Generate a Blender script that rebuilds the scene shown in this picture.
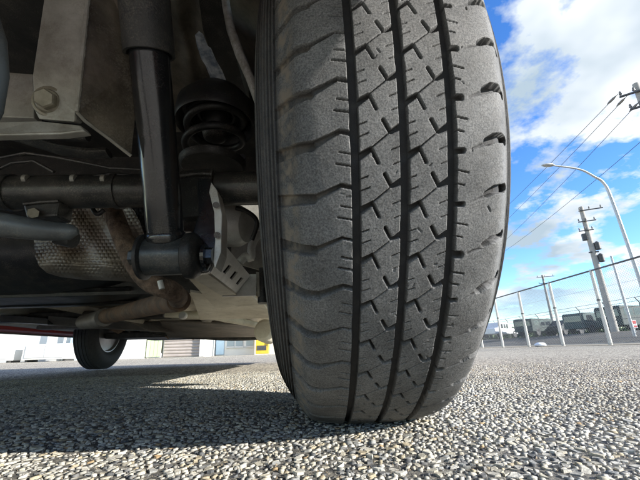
import bpy, math, random
import numpy as np
random.seed(7); RNG = np.random.default_rng(7)
for o in list(bpy.data.objects): bpy.data.objects.remove(o)
SC = bpy.context.scene; COL = SC.collection
R = math.radians

# ------------------------------------------------------------------ camera
F = 350.0; CAMH = 0.0738
PIT, YAW, ROLL = math.atan(111 / F), R(1.65), R(1.8)
_fw = np.array([math.sin(YAW) * math.cos(PIT), math.cos(YAW) * math.cos(PIT), math.sin(PIT)])
_r0 = np.array([math.cos(YAW), -math.sin(YAW), 0.0]); _u0 = np.cross(_r0, _fw)
_rt = _r0 * math.cos(ROLL) - _u0 * math.sin(ROLL); _up = _u0 * math.cos(ROLL) + _r0 * math.sin(ROLL)
CP = np.array([0, 0, CAMH])
def at(px, py, Y):
    "world point on the sight line of a photo pixel at world depth Y (metres ahead)"
    d = _fw + _rt * (px - 320) / F + _up * (240 - py) / F
    return CP + d * (Y / d[1])
def proj(p):
    d = np.asarray(p, float) - CP; z = d @ _fw
    return 320 + F * (d @ _rt) / z, 240 - F * (d @ _up) / z, z
def rad(npx, px, py, Y): return npx / F * proj(at(px, py, Y))[2]
cam = bpy.data.cameras.new('camera'); co = bpy.data.objects.new('camera', cam); COL.objects.link(co)
import mathutils
m = mathutils.Matrix(((_rt[0], _up[0], -_fw[0], 0), (_rt[1], _up[1], -_fw[1], 0), (_rt[2], _up[2], -_fw[2], CAMH), (0, 0, 0, 1)))
co.matrix_world = m
cam.sensor_width = 36; cam.lens = 36 * F / 640; cam.clip_start = 0.01; cam.clip_end = 5000
SC.camera = co

# ------------------------------------------------------------------ sky and sun
SUN_EL, SUN_AZ = R(20.5), R(21)          # azimuth measured from +X (right) towards -Y (behind the camera)
SUN_DIR = mathutils.Vector((math.cos(SUN_EL) * math.cos(SUN_AZ), -math.cos(SUN_EL) * math.sin(SUN_AZ), math.sin(SUN_EL)))
w = bpy.data.worlds.new('World'); SC.world = w; w.use_nodes = True
nt = w.node_tree; N = nt.nodes; L = nt.links; N.clear()
sky = N.new('ShaderNodeTexSky'); sky.sky_type = 'NISHITA'; sky.sun_disc = False
sky.sun_elevation = SUN_EL; sky.sun_rotation = math.atan2(SUN_DIR.x, SUN_DIR.y); sky.altitude = 0
sky.air_density = 1.0; sky.dust_density = 0.0; sky.ozone_density = 3.0
tc = N.new('ShaderNodeTexCoord'); sep = N.new('ShaderNodeSeparateXYZ'); L.new(tc.outputs['Generated'], sep.inputs[0])
def mth(op, a, b=None, c=None):
    n = N.new('ShaderNodeMath'); n.operation = op
    for i, v in enumerate((a, b, c)):
        if v is None: continue
        if isinstance(v, (int, float)): n.inputs[i].default_value = v
        else: L.new(v, n.inputs[i])
    return n.outputs[0]
den = mth('ADD', mth('MAXIMUM', sep.outputs['Z'], 0.0), 0.22)
cx = mth('DIVIDE', sep.outputs['X'], den); cy = mth('DIVIDE', sep.outputs['Y'], den)
comb = N.new('ShaderNodeCombineXYZ'); L.new(cx, comb.inputs[0]); L.new(cy, comb.inputs[1]); comb.inputs[2].default_value = 3.1
mp = N.new('ShaderNodeMapping'); L.new(comb.outputs[0], mp.inputs[0]); mp.inputs['Location'].default_value = (0.55, 0.25, 0)
n1 = N.new('ShaderNodeTexNoise'); n1.inputs['Scale'].default_value = 2.4; n1.inputs['Detail'].default_value = 7; n1.inputs['Roughness'].default_value = 0.57
L.new(mp.outputs[0], n1.inputs['Vector'])
rp = N.new('ShaderNodeValToRGB'); rp.color_ramp.elements[0].position = 0.465; rp.color_ramp.elements[1].position = 0.54
L.new(n1.outputs[0], rp.inputs[0])
n2 = N.new('ShaderNodeTexNoise'); n2.inputs['Scale'].default_value = 2.1; n2.inputs['Detail'].default_value = 4
mp2 = N.new('ShaderNodeMapping'); L.new(comb.outputs[0], mp2.inputs[0]); mp2.inputs['Location'].default_value = (4.2, 1.3, 2)
L.new(mp2.outputs[0], n2.inputs['Vector'])
cr = N.new('ShaderNodeValToRGB'); cr.color_ramp.elements[0].position = 0.40; cr.color_ramp.elements[1].position = 0.62
cr.color_ramp.elements[0].color = (0.36, 0.45, 0.53, 1); cr.color_ramp.elements[1].color = (0.80, 0.83, 0.86, 1)
L.new(n2.outputs[0], cr.inputs[0])
b1 = N.new('ShaderNodeBackground'); b1.inputs[1].default_value = 0.105
hs = N.new('ShaderNodeHueSaturation'); hs.inputs['Saturation'].default_value = 1.24; hs.inputs['Hue'].default_value = 0.512; hs.inputs['Value'].default_value = 1.0
L.new(sky.outputs[0], hs.inputs['Color']); L.new(hs.outputs[0], b1.inputs[0])
b2 = N.new('ShaderNodeBackground'); b2.inputs[1].default_value = 0.46; L.new(cr.outputs[0], b2.inputs[0])
mx = N.new('ShaderNodeMixShader'); thin = N.new('ShaderNodeMapRange'); thin.inputs[1].default_value = 0.03; thin.inputs[2].default_value = 0.16; thin.inputs[3].default_value = 0.25; L.new(sep.outputs['Z'], thin.inputs[0])
L.new(mth('MULTIPLY', rp.outputs[0], thin.outputs[0]), mx.inputs[0]); L.new(b1.outputs[0], mx.inputs[1]); L.new(b2.outputs[0], mx.inputs[2])
wo = N.new('ShaderNodeOutputWorld'); L.new(mx.outputs[0], wo.inputs[0])
sl = bpy.data.lights.new('sun', 'SUN'); sl.energy = 3.4; sl.angle = R(0.5); sl.color = (1.0, 0.96, 0.90)
so = bpy.data.objects.new('sun', sl); COL.objects.link(so); so.rotation_euler = SUN_DIR.to_track_quat('Z', 'Y').to_euler(); so.location = (5, -3, 6)
vs = SC.view_settings; vs.view_transform = 'Standard'; vs.look = 'None'; vs.exposure = 1.68; vs.gamma = 1; vs.use_curve_mapping = False
SC.render.engine = 'CYCLES'; SC.cycles.max_bounces = 8; SC.cycles.diffuse_bounces = 5

# ------------------------------------------------------------------ materials
MATS = {}
def mat(name, a, b=None, rough=0.6, metal=0.0, scale=30.0, lo=0.35, hi=0.65, bump=0.0, bscale=None, coat=0.0, attr=None, detail=6, spec=0.5, dust=0.0, dcol=(0.34, 0.31, 0.25)):
    "procedural surface: two colours mixed by noise, uneven gloss, fine relief"
    m = bpy.data.materials.new(name); m.use_nodes = True; t = m.node_tree; n = t.nodes; l = t.links
    p = n['Principled BSDF']; p.inputs['Metallic'].default_value = metal; p.inputs['Coat Weight'].default_value = coat
    p.inputs['Specular IOR Level'].default_value = spec
    c = n.new('ShaderNodeTexCoord'); b = b or tuple(x * 0.7 for x in a)
    nz = n.new('ShaderNodeTexNoise'); nz.inputs['Scale'].default_value = scale; nz.inputs['Detail'].default_value = detail; nz.inputs['Roughness'].default_value = 0.65
    l.new(c.outputs['Object'], nz.inputs['Vector'])
    r = n.new('ShaderNodeValToRGB'); r.color_ramp.elements[0].position = lo; r.color_ramp.elements[1].position = hi
    r.color_ramp.elements[0].color = (*a, 1); r.color_ramp.elements[1].color = (*b, 1); l.new(nz.outputs[0], r.inputs[0])
    out = r.outputs[0]
    if attr:
        at_ = n.new('ShaderNodeAttribute'); at_.attribute_name = attr
        mxx = n.new('ShaderNodeMix'); mxx.data_type = 'RGBA'; mxx.blend_type = 'MULTIPLY'; mxx.inputs[0].default_value = 1
        l.new(out, mxx.inputs[6]); l.new(at_.outputs['Color'], mxx.inputs[7]); out = mxx.outputs[2]
    if dust:
        nd = n.new('ShaderNodeTexNoise'); nd.inputs['Scale'].default_value = 520; nd.inputs['Detail'].default_value = 3; nd.inputs['Roughness'].default_value = 0.7
        l.new(c.outputs['Object'], nd.inputs['Vector'])
        ng = n.new('ShaderNodeTexNoise'); ng.inputs['Scale'].default_value = 38; ng.inputs['Detail'].default_value = 6; l.new(c.outputs['Object'], ng.inputs['Vector'])
        ad = n.new('ShaderNodeMath'); ad.operation = 'MULTIPLY_ADD'; ad.inputs[1].default_value = 0.75; l.new(ng.outputs[0], ad.inputs[0]); l.new(nd.outputs[0], ad.inputs[2])
        md_ = n.new('ShaderNodeMapRange'); md_.inputs[1].default_value = 0.90; md_.inputs[2].default_value = 1.12; md_.inputs[4].default_value = dust; l.new(ad.outputs[0], md_.inputs[0])
        mm = n.new('ShaderNodeMix'); mm.data_type = 'RGBA'; mm.inputs[7].default_value = (*dcol, 1); l.new(md_.outputs[0], mm.inputs[0]); l.new(out, mm.inputs[6]); out = mm.outputs[2]
    l.new(out, p.inputs['Base Color'])
    mr = n.new('ShaderNodeMapRange'); mr.inputs[3].default_value = max(0.05, rough - 0.12); mr.inputs[4].default_value = min(1, rough + 0.12)
    nr = n.new('ShaderNodeTexNoise'); nr.inputs['Scale'].default_value = scale * 2.3; nr.inputs['Detail'].default_value = 4
    l.new(c.outputs['Object'], nr.inputs['Vector']); l.new(nr.outputs[0], mr.inputs[0]); l.new(mr.outputs[0], p.inputs['Roughness'])
    if bump:
        nb = n.new('ShaderNodeTexNoise'); nb.inputs['Scale'].default_value = bscale or scale * 8; nb.inputs['Detail'].default_value = 5
        l.new(c.outputs['Object'], nb.inputs['Vector'])
        bm = n.new('ShaderNodeBump'); bm.inputs['Strength'].default_value = 0.6; bm.inputs['Distance'].default_value = bump
        l.new(nb.outputs[0], bm.inputs['Height']); l.new(bm.outputs[0], p.inputs['Normal'])
    MATS[name] = m; return m
def glassmat(name, col, rough=0.05):
    m = bpy.data.materials.new(name); m.use_nodes = True; p = m.node_tree.nodes['Principled BSDF']
    p.inputs['Base Color'].default_value = (*col, 1); p.inputs['Roughness'].default_value = rough; p.inputs['Specular IOR Level'].default_value = 0.8
    MATS[name] = m; return m
mat('black_paint', (0.014, 0.016, 0.019), (0.032, 0.033, 0.033), rough=0.2, scale=30, lo=0.45, hi=0.8, bump=0.00012, bscale=120, spec=0.9, dust=0.07)
mat('black_dull', (0.012, 0.013, 0.014), (0.03, 0.029, 0.027), rough=0.5, scale=25, bump=0.0006, dust=0.25)
mat('dust_cover', (0.040, 0.044, 0.046), (0.07, 0.073, 0.07), rough=0.42, scale=60, bump=0.0006, dust=0.25)
mat('rubber', (0.014, 0.015, 0.016), (0.028, 0.027, 0.026), rough=0.45, scale=50, bump=0.0004, dust=0.14)
mat('dusty_steel', (0.48, 0.475, 0.435), (0.27, 0.26, 0.225), rough=0.5, metal=0.25, scale=22, bump=0.0008, dust=0.25, dcol=(0.16, 0.13, 0.09))
mat('brown_steel', (0.25, 0.22, 0.17), (0.08, 0.07, 0.055), rough=0.36, metal=0.4, scale=14, bump=0.0009, dust=0.35)
mat('bolt_steel', (0.30, 0.28, 0.225), (0.17, 0.15, 0.11), rough=0.45, metal=0.4, scale=60, bump=0.0003, dust=0.30)
mat('axle_paint', (0.030, 0.031, 0.031), (0.085, 0.08, 0.072), rough=0.36, scale=18, lo=0.45, hi=0.7, bump=0.0008, metal=0.1, spec=0.7, dust=0.3)
mat('rust', (0.085, 0.06, 0.044), (0.25, 0.175, 0.125), rough=0.92, scale=70, lo=0.38, hi=0.64, bump=0.0032, bscale=320, dust=0.2)
mat('rust_dark', (0.126, 0.092, 0.071), (0.252, 0.151, 0.092), rough=0.8, scale=30, bump=0.001, dust=0.40)
mat('heat_foil', (0.38, 0.35, 0.305), (0.17, 0.14, 0.105), rough=0.42, metal=0.35, scale=9, lo=0.38, hi=0.62, bump=0.0006, dust=0.35, dcol=(0.13, 0.085, 0.05))
mat('tank_plastic', (0.022, 0.026, 0.031), (0.045, 0.047, 0.048), rough=0.36, scale=9, bump=0.001, dust=0.25)
mat('grey_metal', (0.16, 0.18, 0.19), (0.085, 0.092, 0.095), rough=0.45, metal=0.2, scale=18, bump=0.0006, dust=0.3)
mat('silver', (0.82, 0.82, 0.79), (0.58, 0.57, 0.53), rough=0.38, metal=0.1, scale=20, bump=0.0005, dust=0.3, dcol=(0.2, 0.165, 0.12))
mat('cream_under', (0.74, 0.70, 0.58), (0.52, 0.475, 0.37), rough=0.6, scale=7, bump=0.001, bscale=120, dust=0.4, dcol=(0.15, 0.12, 0.085))
mat('floor_dark', (0.028, 0.029, 0.029), (0.07, 0.067, 0.06), rough=0.55, scale=6, bump=0.0012, bscale=90, dust=0.25)
mat('sill_grey', (0.126, 0.119, 0.112), (0.238, 0.210, 0.182), rough=0.6, scale=8, bump=0.0008, dust=0.50)
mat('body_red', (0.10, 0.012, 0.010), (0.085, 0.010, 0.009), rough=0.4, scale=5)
mat('red_paint', (0.42, 0.032, 0.022), (0.36, 0.028, 0.02), rough=0.45, scale=5, coat=0.1)
mat('pale_blue_glint', (0.20, 0.25, 0.33), (0.62, 0.66, 0.70), rough=0.4, scale=55, lo=0.4, hi=0.6, dust=0.4)  # bluish glint on the inner wing, put in as colour
mat('arch_dust', (0.52, 0.52, 0.50), (0.26, 0.235, 0.195), rough=0.75, scale=70, lo=0.42, hi=0.66, bump=0.002, dust=0.50)
mat('bushing', (0.035, 0.042, 0.046), (0.08, 0.085, 0.086), rough=0.32, metal=0.3, scale=50, bump=0.0004, spec=0.7, dust=0.22)
mat('alloy', (0.55, 0.55, 0.56), (0.45, 0.45, 0.45), rough=0.35, metal=0.7, scale=20)
mat('concrete_pole', (0.40, 0.38, 0.345), (0.31, 0.295, 0.265), rough=0.85, scale=3, bump=0.002)
mat('galvanised', (0.50, 0.51, 0.50), (0.40, 0.41, 0.41), rough=0.45, metal=0.35, scale=8)
mat('cream_post', (0.72, 0.70, 0.63), (0.60, 0.58, 0.51), rough=0.7, scale=6)
mat('dark_metal', (0.05, 0.05, 0.05), (0.08, 0.08, 0.078), rough=0.5, scale=10)
mat('insulator', (0.12, 0.11, 0.10), (0.18, 0.17, 0.16), rough=0.3, scale=10)
mat('wall_white', (0.80, 0.79, 0.74), (0.72, 0.71, 0.66), rough=0.85, scale=0.7, bump=0.002)
mat('panel_grey', (0.64, 0.65, 0.64), (0.57, 0.58, 0.575), rough=0.6, scale=1.5)
mat('lime', (0.62, 0.76, 0.44), (0.58, 0.70, 0.42), rough=0.6, scale=2)
mat('shutter_brown', (0.44, 0.385, 0.34), (0.37, 0.325, 0.29), rough=0.6, scale=3)
mat('pale_blue', (0.50, 0.68, 0.80), (0.46, 0.62, 0.74), rough=0.5, scale=3)
mat('yellow', (0.78, 0.52, 0.05), (0.72, 0.47, 0.04), rough=0.5, scale=3)
mat('sign_blue', (0.02, 0.16, 0.60), (0.02, 0.14, 0.55), rough=0.4, scale=3)
mat('earth', (0.065, 0.058, 0.045), (0.11, 0.095, 0.07), rough=0.95, scale=2.5, bump=0.03, bscale=6)
mat('verge', (0.30, 0.265, 0.20), (0.22, 0.195, 0.145), rough=0.95, scale=2.5, bump=0.02, bscale=9)
mat('bag_white', (0.75, 0.78, 0.82), (0.66, 0.69, 0.73), rough=0.5, scale=12, bump=0.01)
mat('van_green', (0.03, 0.05, 0.048), (0.024, 0.04, 0.038), rough=0.6, scale=2, spec=0.3)
mat('van_grey', (0.055, 0.065, 0.068), (0.045, 0.055, 0.058), rough=0.6, scale=2, spec=0.3)
mat('van_teal', (0.035, 0.075, 0.075), (0.03, 0.06, 0.06), rough=0.6, scale=2, spec=0.3)
mat('car_white', (0.74, 0.75, 0.76), (0.68, 0.69, 0.70), rough=0.35, scale=2, coat=0.4)
mat('sign_red', (0.55, 0.05, 0.05), (0.5, 0.04, 0.04), rough=0.4, scale=4)
mat('leaf', (0.05, 0.085, 0.03), (0.08, 0.12, 0.045), rough=0.8, scale=3)
glassmat('glass', (0.03, 0.035, 0.04))
glassmat('pane_pale', (0.30, 0.36, 0.40), 0.15)

# ------------------------------------------------------------------ mesh helpers
class MB:
    def __init__(s): s.v = []; s.f = []
    def add(s, v, f):
        k = len(s.v); s.v += [tuple(map(float, p)) for p in v]; s.f += [tuple(i + k for i in q) for q in f]; return s
    def box(s, lo, hi):
        x0, y0, z0 = lo; x1, y1, z1 = hi
        return s.add([(x0,y0,z0),(x1,y0,z0),(x1,y1,z0),(x0,y1,z0),(x0,y0,z1),(x1,y0,z1),(x1,y1,z1),(x0,y1,z1)],
                     [(0,3,2,1),(4,5,6,7),(0,1,5,4),(1,2,6,5),(2,3,7,6),(3,0,4,7)])
    def tube(s, path, r, n=16, caps=True, flat=None):
        P = [np.array(p, float) for p in path]; rr = r if hasattr(r, '__len__') else [r] * len(P)
        up = None; rings = []
        for i, p in enumerate(P):
            t = (P[min(i + 1, len(P) - 1)] - P[max(i - 1, 0)]); t /= np.linalg.norm(t) + 1e-12
            if up is None: up = np.array([0, 0, 1.0]) if abs(t[2]) < 0.9 else np.array([1.0, 0, 0])
            up = up - t * (up @ t); up /= np.linalg.norm(up); sd = np.cross(t, up)
            k = flat or 1.0
            rings.append([p + rr[i] * (math.cos(a) * up + k * math.sin(a) * sd) for a in np.linspace(0, 2 * math.pi, n, endpoint=False)])
        v = [q for ring in rings for q in ring]; f = []
        for i in range(len(P) - 1):
            for j in range(n):
                a, b = i * n + j, i * n + (j + 1) % n; f.append((a, b, b + n, a + n))
        if caps: f.append(tuple(range(n - 1, -1, -1))); f.append(tuple(range((len(P) - 1) * n, len(P) * n)))
        return s.add(v, f)
    def lathe(s, a, b, prof, n=24):
        "revolve (t, radius) pairs about the axis from a to b; t in metres from a"
        a = np.array(a, float); b = np.array(b, float); d = (b - a) / np.linalg.norm(b - a)
        return s.tube([a + d * (t + 1e-6 * i) for i, (t, _) in enumerate(prof)], [q for _, q in prof], n) if False else s._lathe(a, d, prof, n)
    def _lathe(s, a, d, prof, n):
        up = np.array([0, 0, 1.0]) if abs(d[2]) < 0.9 else np.array([1.0, 0, 0])
        up = up - d * (up @ d); up /= np.linalg.norm(up); sd = np.cross(d, up); v = []; f = []
        for t, q in prof:
            for k in range(n):
                an = 2 * math.pi * k / n; v.append(a + d * t + q * (math.cos(an) * up + math.sin(an) * sd))
        for i in range(len(prof) - 1):
            for j in range(n):
                p, q = i * n + j, i * n + (j + 1) % n; f.append((p, q, q + n, p + n))
        f.append(tuple(range(n - 1, -1, -1))); f.append(tuple(range((len(prof) - 1) * n, len(prof) * n)))
        return s.add(v, f)
    def plate(s, pts, off):
        "closed slab: polygon pts and the same polygon moved by off"
        P = [np.array(p, float) for p in pts]; n = len(P); off = np.array(off, float)
        f = [tuple(range(n)), tuple(range(2 * n - 1, n - 1, -1))] + [(i, i + n, (i + 1) % n + n, (i + 1) % n) for i in range(n)]
        return s.add(P + [p + off for p in P], f)
def link(name, me, material, parent=None, smooth=False, bevel=0, kind=None):
    o = bpy.data.objects.new(name, me); COL.objects.link(o)
    if material: me.materials.append(MATS[material] if isinstance(material, str) else material)
    if parent: o.parent = parent
    if smooth:
        me.polygons.foreach_set('use_smooth', [True] * len(me.polygons))
        if smooth != 'all':
            try: me.set_sharp_from_angle(angle=R(40))
            except Exception: pass
    if bevel:
        b = o.modifiers.new('bevel', 'BEVEL'); b.width = bevel; b.segments = 2; b.limit_method = 'ANGLE'; b.angle_limit = R(40)
    if kind: o['kind'] = kind
    return o
def build(mb, name, material, parent=None, smooth=True, bevel=0, kind=None, origin=True):
    me = bpy.data.meshes.new(name); me.from_pydata(mb.v, [], mb.f); me.update()
    import bmesh
    bm = bmesh.new(); bm.from_mesh(me); bmesh.ops.recalc_face_normals(bm, faces=bm.faces); bm.to_mesh(me); bm.free()
    return link(name, me, material, parent, smooth, bevel, kind)
def gridmesh(name, V, material, parent=None, smooth=True, faces_closed_u=False, kind=None):
    "V is an (rows, cols, 3) array"
    r, c, _ = V.shape; idx = np.arange(r * c).reshape(r, c)
    q = np.stack([idx[:-1, :-1], idx[:-1, 1:], idx[1:, 1:], idx[1:, :-1]], -1).reshape(-1, 4)
    if faces_closed_u:
        q2 = np.stack([idx[-1, :-1], idx[-1, 1:], idx[0, 1:], idx[0, :-1]], -1).reshape(-1, 4); q = np.concatenate([q, q2])
    return link(name, fastmesh(name, V.reshape(-1, 3), q), material, parent, smooth, 0, kind)
def fastmesh(name, V, faces, sizes=None):
    me = bpy.data.meshes.new(name); me.vertices.add(len(V)); me.vertices.foreach_set('co', np.ascontiguousarray(V, np.float32).ravel())
    if sizes is None:
        n, k = faces.shape; ls = np.arange(n) * k; flat = faces.ravel()
    else:
        flat = faces; ls = np.concatenate([[0], np.cumsum(sizes)[:-1]]); n = len(sizes)
    me.loops.add(len(flat)); me.loops.foreach_set('vertex_index', flat.astype(np.int32))
    me.polygons.add(n); me.polygons.foreach_set('loop_start', ls.astype(np.int32)); me.update(calc_edges=True); me.validate()
    return me
def empty(name, loc=(0, 0, 0), parent=None):
    o = bpy.data.objects.new(name, None); COL.objects.link(o); o.location = loc; o.empty_display_size = 0.1
    if parent: o.parent = parent
    return o
def tag(o, label, cat, group=None, kind=None):
    o['label'] = label; o['category'] = cat
    if group: o['group'] = group
    if kind: o['kind'] = kind
    return o
def pnoise(u, v, seed=0, oct_=3):
    r = np.random.default_rng(seed); out = np.zeros_like(u)
    for k in range(oct_):
        for _ in range(4):
            a = r.uniform(0, 6.28); fq = 2.0 ** k * r.uniform(0.7, 1.3)
            out += np.sin((u * math.cos(a) + v * math.sin(a)) * fq * 6.28 + r.uniform(0, 6.28)) / 2 ** k / 4
    return out

def smooth_path(pts, n=40):
    P_ = np.array(pts, float); t = np.linspace(0, 1, len(P_)); tt = np.linspace(0, 1, n); out = []
    for q in tt:
        i = min(int(q * (len(P_) - 1)), len(P_) - 2); f_ = q * (len(P_) - 1) - i
        p0, p1, p2, p3 = P_[max(i - 1, 0)], P_[i], P_[i + 1], P_[min(i + 2, len(P_) - 1)]
        out.append(0.5 * ((2 * p1) + (-p0 + p2) * f_ + (2 * p0 - 5 * p1 + 4 * p2 - p3) * f_ ** 2 + (-p0 + 3 * p1 - 3 * p2 + p3) * f_ ** 3))
    return out
# ================================================================== ground
def ground_material():
    m = bpy.data.materials.new('asphalt_far'); m.use_nodes = True; t = m.node_tree; n = t.nodes; l = t.links; p = n['Principled BSDF']
    c = n.new('ShaderNodeTexCoord')
    vo = n.new('ShaderNodeTexVoronoi'); vo.inputs['Scale'].default_value = 105; l.new(c.outputs['Object'], vo.inputs['Vector'])
    bw = n.new('ShaderNodeSeparateColor'); l.new(vo.outputs['Color'], bw.inputs[0])
    r = n.new('ShaderNodeValToRGB'); e = r.color_ramp.elements; e[0].position = 0; e[0].color = (0.05, 0.05, 0.05, 1); e[1].position = 1; e[1].color = (0.80, 0.72, 0.58, 1)
    for pos, cc in ((0.18, (0.16, 0.15, 0.14)), (0.28, (0.41, 0.38, 0.32)), (0.55, (0.56, 0.51, 0.42)), (0.8, (0.66, 0.60, 0.48))):
        x = e.new(pos); x.color = (*cc, 1)
    l.new(bw.outputs[0], r.inputs[0])
    ed = n.new('ShaderNodeTexVoronoi'); ed.feature = 'DISTANCE_TO_EDGE'; ed.inputs['Scale'].default_value = 105; l.new(c.outputs['Object'], ed.inputs['Vector'])
    er = n.new('ShaderNodeMapRange'); er.inputs[1].default_value = 0.02; er.inputs[2].default_value = 0.14; l.new(ed.outputs[0], er.inputs[0])
    mx = n.new('ShaderNodeMix'); mx.data_type = 'RGBA'; mx.inputs[6].default_value = (0.055, 0.055, 0.055, 1)
    l.new(er.outputs[0], mx.inputs[0]); l.new(r.outputs[0], mx.inputs[7])
    nz = n.new('ShaderNodeTexNoise'); nz.inputs['Scale'].default_value = 0.8; nz.inputs['Detail'].default_value = 5; l.new(c.outputs['Object'], nz.inputs['Vector'])
    mr = n.new('ShaderNodeMapRange'); mr.inputs[3].default_value = 1.0; mr.inputs[4].default_value = 1.5; l.new(nz.outputs[0], mr.inputs[0])
    m2 = n.new('ShaderNodeMix'); m2.data_type = 'RGBA'; m2.blend_type = 'MULTIPLY'; m2.inputs[0].default_value = 1
    l.new(mx.outputs[2], m2.inputs[6]); l.new(mr.outputs[0], m2.inputs[7]); l.new(m2.outputs[2], p.inputs['Base Color'])
    p.inputs['Roughness'].default_value = 0.95; p.inputs['Specular IOR Level'].default_value = 0.08
    bp = n.new('ShaderNodeBump'); bp.inputs['Strength'].default_value = 0.9; bp.inputs['Distance'].default_value = 0.004
    l.new(er.outputs[0], bp.inputs['Height']); l.new(bp.outputs[0], p.inputs['Normal'])
    MATS['asphalt_far'] = m
ground_material()
mat('binder', (0.085, 0.083, 0.077), (0.27, 0.25, 0.205), rough=0.9, scale=160, lo=0.4, hi=0.66, bump=0.0022, bscale=420, spec=0.15)
def stone_material():
    m = bpy.data.materials.new('aggregate'); m.use_nodes = True; t = m.node_tree; n = t.nodes; l = t.links; p = n['Principled BSDF']
    a = n.new('ShaderNodeAttribute'); a.attribute_name = 'tint'; c = n.new('ShaderNodeTexCoord')
    nz = n.new('ShaderNodeTexNoise'); nz.inputs['Scale'].default_value = 520; nz.inputs['Detail'].default_value = 5; l.new(c.outputs['Object'], nz.inputs['Vector'])
    mr = n.new('ShaderNodeMapRange'); mr.inputs[1].default_value = 0.3; mr.inputs[2].default_value = 0.7; mr.inputs[3].default_value = 0.62; mr.inputs[4].default_value = 1.25; l.new(nz.outputs[0], mr.inputs[0])
    m2 = n.new('ShaderNodeMix'); m2.data_type = 'RGBA'; m2.blend_type = 'MULTIPLY'; m2.inputs[0].default_value = 1
    l.new(a.outputs['Color'], m2.inputs[6]); l.new(mr.outputs[0], m2.inputs[7]); l.new(m2.outputs[2], p.inputs['Base Color'])
    p.inputs['Roughness'].default_value = 0.8; p.inputs['Specular IOR Level'].default_value = 0.25
    bp = n.new('ShaderNodeBump'); bp.inputs['Strength'].default_value = 0.5; bp.inputs['Distance'].default_value = 0.0006
    l.new(nz.outputs[0], bp.inputs['Height']); l.new(bp.outputs[0], p.inputs['Normal'])
    MATS['aggregate'] = m
stone_material()
ground = build(MB().add([(-900, -300, -0.008), (900, -300, -0.008), (900, 1500, -0.008), (-900, 1500, -0.008)], [(0, 1, 2, 3)]), 'ground', 'asphalt_far', smooth=False, kind='structure')
STONE_Y1 = 1.55
bind = build(MB().add([(-2.3, 0.0, -0.0010), (2.3, 0.0, -0.0010), (2.3, STONE_Y1, -0.0010), (-2.3, STONE_Y1, -0.0010)], [(0, 1, 2, 3)]), 'asphalt_binder', 'binder', smooth=False, kind='structure')

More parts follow.
